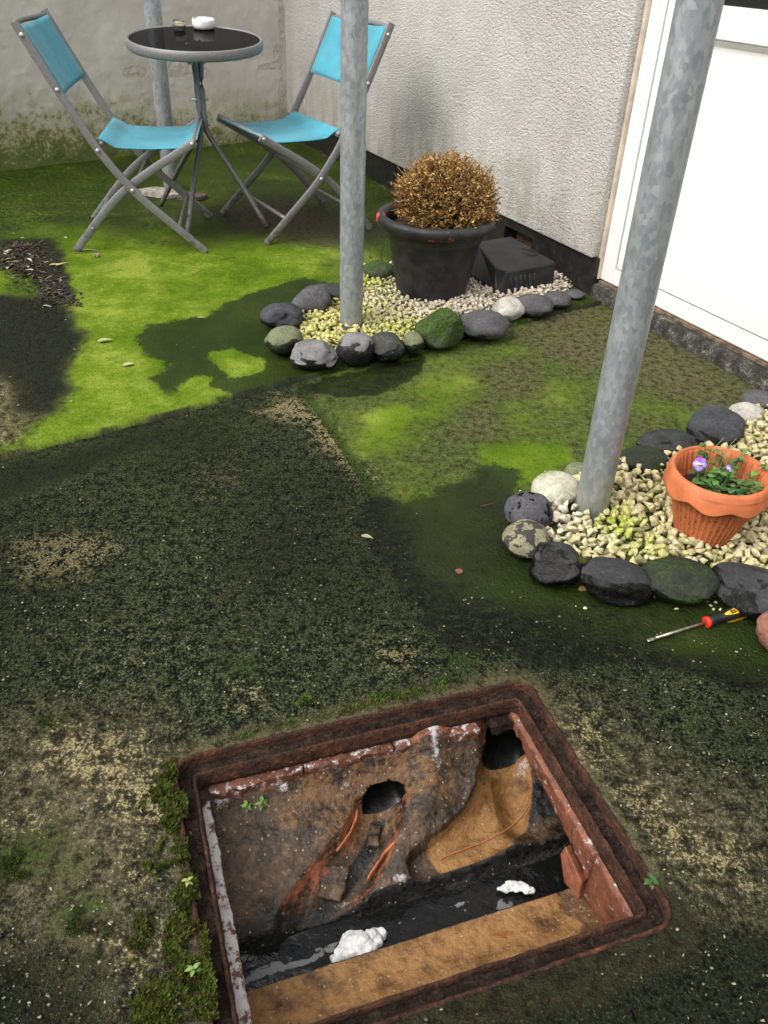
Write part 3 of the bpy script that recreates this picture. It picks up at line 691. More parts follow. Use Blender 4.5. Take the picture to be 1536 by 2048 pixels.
# local coordinates: (u, -v, z)
def rring(ins, nc=10, ne=46):
    r = max(.012, DR - ins); x0, x1, y0, y1 = ins, DW-ins, ins, DD-ins; pts = []
    cs = [((x1-r, y0+r), -90), ((x1-r, y1-r), 0), ((x0+r, y1-r), 90), ((x0+r, y0+r), 180)]
    ends = []
    for (c, a0) in cs:
        ends.append([(c[0]+r*math.cos(R(a0+90*k/nc)), c[1]+r*math.sin(R(a0+90*k/nc))) for k in range(nc+1)])
    for i in range(4):
        pts += ends[i]; a = ends[i][-1]; b = ends[(i+1) % 4][0]
        pts += [(a[0]+(b[0]-a[0])*k/ne, a[1]+(b[1]-a[1])*k/ne) for k in range(1, ne)]
    return pts
def rsweep(prof, amp=.0012, sc=60, seed=0, zj=1.):
    vs = []; fs = []; rings = [rring(i) for i, z in prof]; n = len(rings[0])
    for (ins, z), rg in zip(prof, rings):
        for (u, v) in rg:
            q = Vector((u*sc, v*sc, z*sc + seed)); d = amp * (mnoise.noise(q) + .6*mnoise.noise(q*2.7)); e = amp * mnoise.noise(q + Vector((9, 3, 1)))
            vs.append((u + d, -(v + e), z + zj * d))
    for j in range(len(prof)-1):
        for k in range(n): fs.append((j*n+k, j*n+(k+1) % n, (j+1)*n+(k+1) % n, (j+1)*n+k))
    return vs, fs
mb = MB(); mb.add(*rsweep([(0, -.03), (0, -.012), (.0005, .002), (.003, .0035), (.0062, .002), (.0065, -.006), (.007, -.022), (.026, -.026), (.0275, -.018), (.028, -.009), (.0300, -.0065), (.0330, -.009), (.0342, -.018), (.035, -.030), (.0355, -.038), (.030, -.040)], .0012, 60))
fro = mb.build('frame', MAT['rust'], drain); fro['label'] = 'rusty cast iron frame with rounded corners'
mb = MB(); mb.add(*rsweep([(.0068, -.014), (.009, -.0125), (.012, -.0135), (.016, -.0155), (.020, -.015), (.024, -.0145), (.0272, -.0155)], .0036, 75, 5)); mb.build('dirt', MAT['dirt'], fro)

# benching, channels: height over (u, v)
bu = np.linspace(.028, .625, 230); bv = np.linspace(-.012, .475, 300); BU, BV = np.meshgrid(bu, bv)
lp = lambda pts, z: [uvz(p[0], p[1], z) for p in pts]
BVs = BV + .034*sstep(.495, .535, BU)
ZB = np.interp(BVs, [.02, .036, .046, .060, .085, .12, .16, .21, .24, .47], [-.046, -.047, -.052, -.075, -.098, -.112, -.125, -.143, -.147, -.147])
# left slab of benching a little flatter, hump between the two branches, hollow to the right
ZB += .016*sstep(.30, .18, BU)*sstep(.06, .12, BV)*sstep(.24, .18, BV)
rd, rt2 = line_d(BU, BV, lp([(862,1490),(862,1540),(850,1600),(815,1670),(765,1735)], -.09))
ZB += np.interp(rt2, [0, .5, 1], [.022, .026, .006])*np.exp(-(rd/.036)**2)
ZB -= .035*sstep(.50, .56, BU)*sstep(.23, .17, BV)*sstep(.05, .10, BV)
z1 = -.140
b1c = lp([(765,1620),(752,1660),(735,1700),(700,1745),(655,1795),(612,1850)], z1); b2c = lp([(1008,1512),(1012,1560),(1004,1610),(975,1655),(920,1695),(845,1735)], z1)
d1, t1 = line_d(BU, BV, b1c); d2, t2 = line_d(BU, BV, b2c)
w1 = .040 + .006*t1
carve1 = .036*np.clip(1-(d1/w1)**2, 0, 1)**.7 * sstep(.078, .092, BV)
w2 = np.interp(t2, [0, .3, .6, 1], [.043, .050, .044, .024])
carve2 = np.interp(t2, [0, .5, 1], [.045, .036, .012])*np.clip(1-(d2/w2)**2, 0, 1)**.6 * (BV > .046)
ZB = np.minimum(ZB, ZB*0+1) - carve1
ZB = np.where(carve2 > 0, np.minimum(ZB, np.interp(t2, [0, .4, .7, 1], [-.112, -.122, -.134, -.143])) - carve2, ZB)
# front shelf and main channel
def chan_edges(u):
    return np.interp(u, [.06, .61], [.231, .206]), np.interp(u, [.06, .61], [.303, .299])
cb, cf = chan_edges(BU); cb = cb + .0015*(fbm(BU, BV, 40, 2, 71)-.5)
ZB = np.where(BV > cf, -.146 + .020*sstep(cf+.02, .42, BV), ZB)
cm_ = (cb+cf)/2; hw = (cf-cb)/2; xx = np.abs(BV-cm_)/hw
ZB = np.where(xx < 1, np.minimum(ZB, -.150) - .052*np.sqrt(np.clip(1-xx**2.6, 0, 1)), ZB)
ZB += .010*(fbm(BU, BV, 22, 5, 73)-.5)*np.where(BV > cf, .35, 1.)*np.where(carve2 > .002, .3, 1.) + .005*(fbm(BU, BV, 90, 3, 74)-.5)*np.where(BV > cf, .4, 1.)*np.where(carve2 > .002, .2, 1.)
# masks
n_a = fbm(BU, BV, 30, 4, 77)
tanb = np.where(carve2 > .0015, 1., 0.)*sstep(1.0, .86, t2); tanb = np.maximum(tanb, .95*sstep(cf-.002, cf+.003, BV)*sstep(.58, .52, BU + .03*n_a))
rflank = sstep(.06, .0, line_d(BU, BV, lp([(930,1500),(915,1590),(880,1650),(820,1715)], -.12))[0])
ochre = np.maximum(.8*sstep(.25, .05, np.abs(BU-.30))*sstep(.19, .10, BV)*.7, .75*sstep(cf, cf+.002, BV))
black = sstep(1.10, .98, xx); black = np.maximum(black, .75*sstep(.045, .0, cb-BV)*sstep(.25, .12, BU)*(BV < cf)); black = np.maximum(black, .7*sstep(.5, .55, BU)*sstep(.2, .14, BV)*(carve2 < .001)*sstep(.08, .12, BV))
black = np.maximum(black, .42*rflank*(carve2 < .002))
clayb = np.where((carve1 > .001), .48, 0.)*sstep(.001, .02, np.abs(d1-.012)); clayb = np.maximum(clayb, .45*sstep(.058, .048, BV)*sstep(.10, .14, BU))
black = np.maximum(black, .62*sstep(.016, .006, d1-.004*n_a)*sstep(.09, .11, BV))
def blob(px, py, z, ru, rv, k):
    u0, v0 = uvz(px, py, z); return k*np.exp(-((BU-u0)/ru)**2 - ((BV-v0)/rv)**2)
white = blob(560,1555,-.06,.012,.020,.95) + blob(600,1535,-.055,.03,.008,.7) + blob(440,1590,-.06,.014,.02,.6) + blob(858,1490,-.09,.014,.022,.75) + blob(720,1500,-.055,.05,.006,.55) + blob(470,1580,-.06,.03,.010,.4)
white = white*1.4 + blob(870,1530,-.09,.010,.04,.45) + blob(640,1560,-.07,.05,.02,.25) + blob(1060,1470,-.06,.02,.02,.6) + blob(690,1590,-.10,.02,.02,.35) + blob(800,1760,-.145,.02,.006,.6) + blob(690,1790,-.145,.03,.006,.55) + blob(540,1690,-.13,.06,.006,.35) + blob(860,1560,-.1,.02,.05,.25)
# pipe mouths
HOLES = []
for (pl_, pr_, pt_, pb_, zt, zb) in (((718,1595),(815,1592),(765,1560),(765,1626),-.086,-.146), ((962,1497),(1050,1487),(1012,1455),(1008,1524),-.072,-.150)):
    zc = (zt+zb)/2; ul = uvz(*pl_, zc)[0]; ur = uvz(*pr_, zc)[0]; HOLES.append(((ul+ur)/2, (ur-ul)/2, zc, (zt-zb)/2, uvz(*pb_, zb)[1], uvz(*pt_, zt)[1]))
H1, H2 = HOLES
V = np.stack([BU, -BV, ZB], -1).reshape(-1, 3); idx = np.arange(V.shape[0]).reshape(BU.shape)
F = np.stack([idx[:-1,:-1], idx[1:,:-1], idx[1:,1:], idx[:-1,1:]], -1).reshape(-1, 4)
fc = V[F].mean(axis=1); keep = np.ones(len(F), bool)
for (u0, a, zc, b, vb, vt) in HOLES:
    keep &= ~(((np.abs(fc[:,0]-u0)/a)**3.2 + (np.abs(fc[:,2]-zc)/b)**3.2 < 1.0) & (-fc[:,1] < (.0935 if zc < -.112 else .056)))
bench = np_mesh('benching', V, F[keep], MAT['bench'], drain, True, dict(tanb=tanb.ravel(), ochre=ochre.ravel(), black=black.ravel(), clay=clayb.ravel(), white=np.clip(white, 0, 1).ravel()))
bench['label'] = 'brown cement benching sloping to the black channel'
def sup(q, e=.62): c_, s_ = math.cos(q), math.sin(q); return math.copysign(abs(c_)**e, c_), math.copysign(abs(s_)**e, s_)
for k, (u0, a, zc, b, vb, vt) in enumerate(HOLES):
    mb = MB(); n = 40; vs = []; fs = []; sh = .034 if k else 0.
    for j, (back_, sc) in enumerate(((-.001, 1.06), (.004, 1.0), (.03, .98), (.20, .95))):
        for i in range(n):
            cq, sq = sup(2*math.pi*i/n); z = zc + b*sc*sq
            vsurf = float(np.interp(-z, [.046, .047, .052, .075, .098, .112, .125, .15], [.02, .036, .046, .060, .085, .12, .16, .21])) - sh
            vsurf = min(vsurf, .092 - sh); vs.append((u0 + a*sc*cq + back_*(.3 if k else -.1), -(vsurf - back_), z + back_*.12))
    for j in range(3):
        for i in range(n): fs.append((j*n+i, j*n+(i+1) % n, (j+1)*n+(i+1) % n, (j+1)*n+i))
    fs.append(tuple(3*n+i for i in range(n))); mb.add(vs, fs)
    pp = mb.build('pipe', MAT['pipe'], drain); pp['label'] = ('dark pipe mouth in the middle of the back slope', 'dark pipe mouth in the far corner')[k]
# clay edges of the branch channels
def lip(pts, z, r, nm='channel_edge', m='clay_lip'):
    P = []
    for i, p in enumerate(pts):
        zz = z[i] if isinstance(z, (list, tuple)) else z
        u, v = uvz(p[0], p[1], zz); P.append(Vector((u, -v, zz)))
    Q = []
    for i in range(len(P)-1):
        for k in range(6):
            t = k/6; p0, p1, p2, p3 = P[max(i-1,0)], P[i], P[i+1], P[min(i+2, len(P)-1)]
            Q.append(.5*((2*p1) + (p2-p0)*t + (2*p0-5*p1+4*p2-p3)*t*t + (3*p1-p0-3*p2+p3)*t**3))
    Q.append(P[-1]); rr = []
    for i, q in enumerate(Q):
        e = mnoise.noise(q*90); Q[i] = q + Vector((e, mnoise.noise(q*90+Vector((5,5,5))), .5*e))*.0022; rr.append(r*(1+.35*e)*(1 if 0 < i < len(Q)-1 else .5))
    mb = MB(); mb.tube(Q, [x*.55 for x in rr], 8, [x*1.7 for x in rr]); return mb.build(nm, MAT[m], drain)
lip([(716,1618),(706,1655),(683,1692),(645,1735),(622,1765)], [-.118,-.124,-.130,-.138,-.144], .0042)
lip([(813,1618),(806,1655),(787,1690),(768,1712),(735,1760)], [-.118,-.126,-.132,-.137,-.146], .0046)
lip([(1058,1530),(1064,1580),(1050,1625),(1010,1662),(950,1692),(880,1718)], [-.112,-.125,-.133,-.139,-.145,-.150], .0016)
# brick courses under the frame
def rough_box(x0, x1, y0, y1, z0, z1, nx, ny, nz_, amp, seed):
    mb = MB(); bm = bmesh.new(); bmesh.ops.create_cube(bm, size=1)
    for v in bm.verts: v.co = Vector((x0+(v.co.x+.5)*(x1-x0), y0+(v.co.y+.5)*(y1-y0), z0+(v.co.z+.5)*(z1-z0)))
    for ax, k in ((0, nx), (1, ny), (2, nz_)):
        for i in range(1, k):
            lo = (x0, y0, z0)[ax]; hi = (x1, y1, z1)[ax]; co = Vector((0, 0, 0)); co[ax] = lo+(hi-lo)*i/k; no = Vector((0, 0, 0)); no[ax] = 1
            bmesh.ops.bisect_plane(bm, geom=bm.verts[:]+bm.edges[:]+bm.faces[:], plane_co=co, plane_no=no)
    for v in bm.verts:
        q = v.co*70 + Vector((seed, 0, 0)); v.co += Vector((mnoise.noise(q), mnoise.noise(q+Vector((7,0,0))), mnoise.noise(q+Vector((0,7,0)))))*amp
    bm.verts.ensure_lookup_table(); mb.add([v.co[:] for v in bm.verts], [[v.index for v in f.verts] for f in bm.faces]); bm.free(); return mb
# loose bits of clay pipe lying in the middle branch
for (px, py, z, sx, sy, rz, rx) in ((668,1765,-.146,.036,.052,-.55,.16), (748,1672,-.140,.016,.040,-.45,-.1)):
    u, v = uvz(px, py, z); o = rough_box(-sx/2, sx/2, -sy/2, sy/2, -.004, .004, 8, 12, 2, .0035, px).build('pipe_shard', MAT['bench'], drain, (u, -v, z)); o.rotation_euler = (rx, .1, rz)
for i in range(2):   # left course
    rough_box(.024, .0485 + .002*i, -(.052+.175*i+.172), -(.052+.175*i), -.16, -.052-.002*i, 3, 22, 6, .0035, i*3).build('brick', MAT['brick'], drain)
for i in range(3):   # back course, broken off before the corner pipe
    rough_box(.05+.152*i, .05+.152*i+.149, -.050+.003*(i == 1), -.02, -.060, -.041, 20, 4, 4, .005, 11+i).build('brick', MAT['brick_back'], drain, sharp=28)
for i in range(2): rough_box(.05+.25*i, .05+.25*i+.246, -.475, -.442, -.16, -.046, 6, 2, 3, .002, 31+i).build('brick', MAT['brick_back'], drain)
# clay slabs standing along the right side
def plate(pts, t, mat_, nm, amp=.002):
    P = [Vector(p) for p in pts]; nrm = (P[1]-P[0]).cross(P[-1]-P[0]).normalized()*t; n = len(P); mb = MB()
    mb.add([p[:] for p in P] + [(p+nrm)[:] for p in P], [tuple(range(n-1, -1, -1)), tuple(range(n, 2*n))] + [(i, (i+1) % n, n+(i+1) % n, n+i) for i in range(n)])
    o = mb.build(nm, mat_, drain, smooth=False, bevel=.002); return o
u_ = .5715
mbr = rough_box(u_-.004, u_+.03, -.318, -.034, -.10, -.036, 3, 40, 8, .0030, 61)
lowz = lambda y: float(np.interp(-y, [.034, .06, .085, .12, .165, .205, .245, .30, .318], [-.052, -.060, -.058, -.068, -.070, -.076, -.082, -.092, -.104])) + .003*mnoise.noise(Vector((y*90, 0, 4)))
mbr.v = [(v[0], v[1], -.036 + (v[2]+.036)*(lowz(v[1])+.036)/-.064) for v in mbr.v]
sl_ = mbr.build('clay_slab', MAT['clay_rust'], drain)
plate([(.562, -.262, -.094), (.556, -.262, -.112), (.556, -.287, -.150), (.562, -.322, -.148), (.567, -.312, -.116)], -.014, MAT['clay'], 'clay_slab')
rough_box(.572, .61, -.445, -.316, -.15, -.04, 4, 14, 8, .0045, 51).build('brick', MAT['clay_rust'], drain)
rough_box(.530, .600, -.052, -.010, -.062, -.043, 6, 6, 4, .006, 57).build('mortar_lump', MAT['dirt'], drain)
# water standing in the main channel
wu = np.linspace(.04, .62, 160); wt = np.linspace(-.97, .97, 24); WU, WT = np.meshgrid(wu, wt); c0, c1 = chan_edges(WU)
WV = (c0+c1)/2 + WT*(c1-c0)/2
WZ = -.178 + .003*(fbm(WU*.5, WV*1.4, 40, 3, 81)-.5) - .012*sstep(.10, .5, WU)
scum = .85*sstep(.34, .10, WU)*np.exp(-((WT-.15-.5*fbm(WU, WV, 20, 2, 3)+.25)/.22)**2) + .5*np.exp(-((WT+.1)/.05)**2)*sstep(.5, .38, WU) + .75*np.exp(-((WU-.465)/.018)**2-((WT-.45)/.3)**2) + .5*np.exp(-((WU-.40)/.012)**2-((WT-.1)/.4)**2)
V = np.stack([WU, -WV, WZ], -1).reshape(-1, 3); idx = np.arange(V.shape[0]).reshape(WU.shape)
F = np.stack([idx[:-1,:-1], idx[1:,:-1], idx[1:,1:], idx[:-1,1:]], -1).reshape(-1, 4)
wo = np_mesh('drain_water', V, F, MAT['water'], drain, True, {'scum': scum.ravel()}); wo['label'] = 'black standing water with grey scum'

def lump(name, label, cat, pos, parts, mat_, seed, group=None):
    bm = bmesh.new()
    for (c, r) in parts:
        m4 = Matrix.Translation(Vector(c)) @ Matrix.Diagonal((r[0], r[1], r[2], 1))
        bmesh.ops.create_icosphere(bm, subdivisions=4, radius=1, matrix=m4)
    for v in bm.verts:
        q = v.co*110 + Vector((seed, 0, 0)); d = mnoise.noise(q*.9)*.0034 + mnoise.noise(q*2.6)*.0013
        v.co += v.normal*d
    me = bpy.data.meshes.new(name); bm.to_mesh(me); bm.free(); me.polygons.foreach_set('use_smooth', [True]*len(me.polygons)); me.materials.append(mat_)
    o = bpy.data.objects.new(name, me); link(o); o.location = pos; return tag(o, label, cat, group)
p = G(717, 1893, -.172); lump('foam_lump', 'largest white lump of foam in the drain channel by the tan shelf', 'foam', p, [((0,0,0),(.030,.020,.016)),((-.018,-.008,-.002),(.018,.014,.011)),((.020,.012,.0),(.016,.014,.012)),((-.002,.004,.008),(.019,.014,.011)),((.030,.022,-.003),(.012,.010,.008)),((-.030,-.016,-.006),(.012,.009,.006)),((.008,-.010,.004),(.014,.011,.009)),((-.010,.010,.004),(.014,.010,.009))], MAT['foam'], 3)
p = G(1035, 1773, -.180); lump('foam_lump', 'small white foam fleck in the drain channel near the clay slab', 'foam', p, [((0,0,0),(.020,.009,.005)),((-.018,-.004,-.001),(.014,.006,.004)),((.016,-.006,0),(.010,.005,.004))], MAT['foam'], 8)
p = G(799, 1757, -.142); lump('grey_pebble', 'small wet grey pebble on the rear edge of the drain channel', 'pebble', p, [((0,0,0),(.013,.010,.009))], simple('grey_pebble', (.20, .19, .18), .35, var=.4, sc=70, bump=.3), 12)

# ------------------------------------------------------------------ bordering stones
STM = {
 'slate': stone_mat('slate_stone', (.060, .062, .070), (.020, .021, .023), .30),
 'grey': stone_mat('grey_stone', (.088, .088, .092), (.030, .031, .032), .12),
 'dark': stone_mat('dark_wet_stone', (.060, .063, .058), (.009, .010, .009), .54, moss=.12),
 'black': stone_mat('black_wet_stone', (.045, .046, .048), (.0055, .0058, .006), .66),
 'drytop': stone_mat('dry_topped_stone', (.19, .19, .195), (.016, .017, .016), .46),
 'greenpatch': stone_mat('green_patched_stone', (.15, .17, .10), (.018, .022, .013), .42, moss=.15),
 'moss': stone_mat('mossy_stone', (.06, .065, .05), (.014, .018, .010), .10, moss=.58, green=(.042, .074, .014)),
 'mossdark': stone_mat('dark_mossy_stone', (.035, .04, .03), (.010, .012, .008), .45, moss=.42, green=(.026, .048, .010)),
 'pale': stone_mat('pale_stone', (.43, .41, .37), (.20, .19, .17), .0),
 'palegreen': stone_mat('pale_green_stone', (.47, .47, .37), (.22, .25, .10), .0, moss=.36, green=(.22, .27, .07)),
 'pits': stone_mat('pitted_stone', (.085, .085, .093), (.025, .025, .027), .12, pits=True),
 'spotted': stone_mat('spotted_stone', (.25, .235, .15), (.030, .028, .02), .20, spot=((.055, .052, .05), 34, .50)),
 'red': stone_mat('red_sandstone', (.24, .115, .08), (.10, .04, .028), .0),
 'paleorange': stone_mat('pale_stone_with_rust', (.40, .385, .35), (.2, .19, .17), .0, spot=((.38, .15, .04), 16, .66)),
}
GRB = 'stones ringing the gravel bed with the black pot'; GRT = 'stones ringing the gravel bed with the terracotta pot'
def stone(xc, yc, wpx, hpx, mat_, label, group, seed, yaw=0., hd=.62, ang=.0, taper=0., roll=0.):
    g = G(xc, yc + hpx*.12, .02); dist = (Vector((0, 0, CAM_H)) - g).length; ppm = 1657/dist
    th = math.asin((CAM_H-.02)/dist)
    hd = hd*.88; w_ = wpx/ppm/2; k = math.hypot(math.sin(th), hd*math.cos(th)); d_ = hpx/ppm/2/k; h_ = d_*hd
    bm = bmesh.new(); bmesh.ops.create_icosphere(bm, subdivisions=4, radius=1)
    rs = random.Random(seed); planes = []
    for _ in range(int(9*ang) + 2):
        nrm = Vector((rs.gauss(0, 1), rs.gauss(0, 1), rs.gauss(0, .9))).normalized(); planes.append((nrm, rs.uniform(.66, .92) if ang > .3 else rs.uniform(.84, .97)))
    sv = Vector((seed*3.1, seed*1.7, 0))
    for v in bm.verts:
        c = v.co.copy()
        for nrm, lim in planes:
            e = c.dot(nrm)-lim
            if e > 0: c -= nrm*e*(.92 if ang > .3 else .6)
        c += v.normal*(.10*mnoise.noise(c*1.3+sv) + (.03+.05*ang)*mnoise.noise(c*3.4+sv) + (.012+.03*ang)*mnoise.noise(c*8+sv))
        if ang > .6: c += v.normal * .02*mnoise.noise(c*17+sv)
        s = 1 + taper*c.x
        v.co = Vector((c.x*w_*1.08, c.y*d_*1.08*s, c.z*h_*1.1*s))
    bmesh.ops.rotate(bm, verts=bm.verts, cent=(0, 0, 0), matrix=Matrix.Rotation(roll, 3, 'Y'))
    zmin = min(v.co.z for v in bm.verts)
    me = bpy.data.meshes.new('border_stone'); bm.to_mesh(me); bm.free(); me.polygons.foreach_set('use_smooth', [True]*len(me.polygons)); me.materials.append(STM[mat_])
    o = bpy.data.objects.new('border_stone', me); link(o)
    z0 = .011 if group == GRB else .002
    cz = -zmin*.93 + z0; pc = G(xc, yc, cz)
    o.location = pc; o.rotation_euler = (0, 0, yaw); tag(o, label, 'stone', group); return o
B_ = [
 (655,585,66,34,'slate','flat dark slate stone behind the middle post, at the rear of its ring',1,.1,.5,.5,0,0),
 (620,603,76,46,'grey','smooth cone-shaped grey stone above the cracked dark stone, left of the middle post',2,.55,.75,.1,.35,-.15),
 (565,633,78,50,'slate','cracked dark grey stone forming the leftmost point of the ring',3,.2,.66,.4,0,0),
 (569,682,66,53,'greenpatch','dark stone with a dry green patch, below the cracked leftmost stone',4,-.2,.7,.3,0,0),
 (631,709,95,54,'drytop','wide flat dark stone with a dry grey top, left of the round pale-topped stone',5,-.2,.55,.5,0,0),
 (711,698,69,60,'drytop','round pale-topped stone directly in front of the middle post',6,0,.9,.05,0,0),
 (774,694,70,53,'dark','blackish wet stone right of the round pale-topped stone',7,.15,.7,.35,0,0),
 (827,687,38,43,'greenpatch','small grey-green egg stone beside the big mossy stone',8,0,.9,.1,0,0),
 (880,658,85,72,'moss','big green moss-covered boulder in front of the black pot',9,.1,.85,.35,0,0),
 (967,650,90,51,'grey','flat purplish grey stone right of the mossy boulder',10,.1,.6,.1,0,0),
 (1016,618,54,40,'pale','pale white-grey oblong stone tilted beside the gravel',11,.6,.7,.05,.1,-.2),
 (1068,611,68,40,'grey','dark oval stone right of the pale oblong stone',12,-.1,.65,.1,0,0),
 (1113,600,50,30,'grey','small grey stone second from the house wall',13,.3,.6,.2,0,0),
 (1149,589,36,17,'grey','smallest grey stone, touching the house plinth',14,.2,.5,.2,0,0),
 (758,541,62,32,'moss','green mossy stone behind the middle post, beside the black pot',15,.1,.6,.2,0,0)]
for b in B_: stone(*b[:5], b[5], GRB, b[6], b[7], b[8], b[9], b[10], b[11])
T_ = [
 (1112,977,90,63,'palegreen','smooth whitish-green oval stone left of the nearest post',21,.35,.75,.0,0,0),
 (1058,1021,90,70,'pits','dark pitted stone with holes, left end of the near ring',22,.1,.8,.15,0,0),
 (1054,1079,93,70,'spotted','oval stone with dark brown blotches on tan, below the pitted stone',23,.3,.75,.0,0,0),
 (1111,1130,106,82,'black','angular dark stone with grey streaks, below the blotched stone',24,-.35,.75,.7,0,.1),
 (1231,1163,136,84,'black','wide shiny black stone at the front of the near ring',25,-.25,.65,.6,0,.05),
 (1358,1161,132,80,'mossdark','dark green mossy oval stone in front of the terracotta pot',26,-.15,.65,.1,0,0),
 (1512,1180,150,90,'black','large dark angular stone above the screwdriver handle',27,-.62,.55,.8,0,.05),
 (1158,944,56,34,'greenpatch','small greenish stone half hidden behind the nearest post',28,.2,.6,.1,0,0),
 (1228,937,60,36,'dark','small dark stone just right of the nearest post, behind the gravel',29,.2,.6,.2,0,0),
 (1287,920,88,49,'mossdark','dark stone with green edge, left of the terracotta pot rim',30,.25,.6,.2,0,0),
 (1337,886,112,45,'black','long flat black stone behind the terracotta pot',31,.15,.5,.25,.1,0),
 (1431,852,102,67,'slate','grey boulder with a dark wet patch behind the terracotta pot',32,.4,.72,.35,0,0),
 (1492,828,64,38,'paleorange','pale rounded stone with an orange spot',33,.3,.7,.0,0,0),
 (1517,800,58,33,'grey','grey pebble-like stone farthest back in the near ring, nearest the door step',34,.1,.6,.1,0,0)]
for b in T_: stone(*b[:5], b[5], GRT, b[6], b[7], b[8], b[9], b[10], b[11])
o = stone(1572,1276,80,84,'red','reddish brown sandstone lump beside the screwdriver handle',None,41,.3,.7,.6,0,0)

# ------------------------------------------------------------------ gravel beds
HULLS = []
for k in range(14):
    bm = bmesh.new(); rs = random.Random(100+k)
    for _ in range(11):
        d = Vector((rs.gauss(0,1), rs.gauss(0,1), rs.gauss(0,1))).normalized(); bm.verts.new(Vector((d.x*rs.uniform(.8,1.15), d.y*rs.uniform(.65,.95), d.z*rs.uniform(.42,.7))))
    r = bmesh.ops.convex_hull(bm, input=bm.verts[:]); bmesh.ops.delete(bm, geom=[g for g in r['geom_interior'] if isinstance(g, bmesh.types.BMVert)], context='VERTS')
    bmesh.ops.bevel(bm, geom=bm.edges[:], offset=.035, segments=1, affect='EDGES', profile=.5)
    bmesh.ops.triangulate(bm, faces=bm.faces[:]); bm.verts.index_update()
    HULLS.append((np.array([v.co[:] for v in bm.verts]), np.array([[v.index for v in f.verts] for f in bm.faces]))); bm.free()
def gravel(name, label, poly_px, size, layers, colfn, excl, seed, z0, zb):
    rs = np.random.default_rng(seed); P = GP(poly_px); X0, X1 = min(p.x for p in P), max(p.x for p in P); Y0, Y1 = min(p.y for p in P), max(p.y for p in P)
    VV = []; FF = []; CC = []; off = 0
    for ly in range(layers):
        n = int((X1-X0)*(Y1-Y0)/(size*.86)**2*1.6); cell = {}; pts = []
        for _ in range(n*6):
            x = rs.uniform(X0, X1); y = rs.uniform(Y0, Y1); gi = (int(x/size), int(y/size)); ok = True
            for a in (-1, 0, 1):
                for b in (-1, 0, 1):
                    for q in cell.get((gi[0]+a, gi[1]+b), ()):
                        if (q[0]-x)**2 + (q[1]-y)**2 < (size*.80)**2: ok = False
            if ok: cell.setdefault(gi, []).append((x, y)); pts.append((x, y))
        pts = np.array(pts); sd = poly_sd(pts[:,0], pts[:,1], P); pts = pts[sd < -.004*ly]
        for (x, y) in pts:
            if any((x-ex)**2 + (y-ey)**2 < er**2 for ex, ey, er in excl): continue
            hv, hf = HULLS[rs.integers(len(HULLS))]; s = size*.5*rs.choice((.62, .8, .95, 1.05, 1.2, 1.4))*rs.uniform(.92, 1.08)
            q = Matrix.Rotation(rs.uniform(0, 6.28), 3, Vector(rs.normal(size=3)).normalized()); v = hv @ np.array(q).T * s
            zc = z0 + zb*fbm(np.array([x]), np.array([y]), 6, 2, seed)[0] + ly*size*.36 + rs.uniform(-.15, .15)*size
            VV.append(v + np.array([x, y, zc])); FF.append(hf+off); off += len(hv); c = colfn(x, y, rs); CC.append(np.tile(c, (len(hv), 1)))
    o = np_mesh(name, np.vstack(VV), np.vstack(FF), MAT['gravel'], None, False, {'tint': np.vstack(CC)}); return tag(o, label, 'gravel', kind='stuff')
def w2(px, py, x, y, r):
    p = G(px, py); return math.exp(-((x-p.x)**2+(y-p.y)**2)/r**2)
def lerp(a, b, t): return tuple(a[i]+(b[i]-a[i])*t for i in range(3))
CREAM = (.70, .62, .42); YG = (.60, .57, .22); LIME = (.40, .46, .05); WHITE = (.76, .70, .58); PINK = (.66, .51, .39); DIRTY = (.25, .22, .12)
def col1(x, y, rs):
    pl_, pr_ = G(600, 650), G(940, 620); t = ((x-pl_.x)*(pr_.x-pl_.x)+(y-pl_.y)*(pr_.y-pl_.y))/((pr_.x-pl_.x)**2+(pr_.y-pl_.y)**2)
    t = min(1, max(0, (t-.36+rs.normal()*.13)/.34)); c = lerp(YG, lerp(WHITE, PINK, rs.random()*.55), t)
    g = max(0, w2(745, 570, x, y, .13), w2(810, 670, x, y, .09)*.9); c = lerp(c, LIME, min(1, g*rs.uniform(.3, 1.2)))
    if rs.random() < .07: c = lerp(c, DIRTY, .7)
    k = rs.uniform(.88, 1.05); return np.array([q*k for q in c])
def col2(x, y, rs):
    c = lerp(lerp(CREAM, YG, min(1, max(0, .55+rs.normal()*.28))), WHITE, .0)
    c = lerp(c, WHITE, min(1, w2(1115, 1045, x, y, .075)*1.1)); c = lerp(c, WHITE, .7*min(1, w2(1200, 1095, x, y, .035)))
    c = lerp(c, LIME, min(1, (w2(1230, 1070, x, y, .07)*.9+w2(1300, 1120, x, y, .05)*.5)*rs.uniform(.3, 1.3)))
    c = lerp(c, PINK, rs.random()*.4*(1-w2(1230, 1070, x, y, .1)))
    if rs.random() < .05: c = lerp(c, DIRTY, .8)
    k = rs.uniform(.87, 1.05); return np.array([q*k for q in c])
p2, p3 = POSTS[1][0], POSTS[2][0]; PB = G(862, 578, .03); PT = G(1408, 1052, .03)
gravel('gravel', 'pale and yellow-green stone chippings round the black pot', [(590,665),(600,640),(640,612),(680,590),(715,548),(760,536),(810,545),(950,545),(1100,548),(1150,575),(1135,592),(1080,608),(1010,622),(960,635),(900,650),(860,690),(800,700),(720,705),(640,705),(600,690)], .0205, 4, col1, [(p2.x, p2.y, .036), (PB.x, PB.y, .105)], 5, .004, .014)
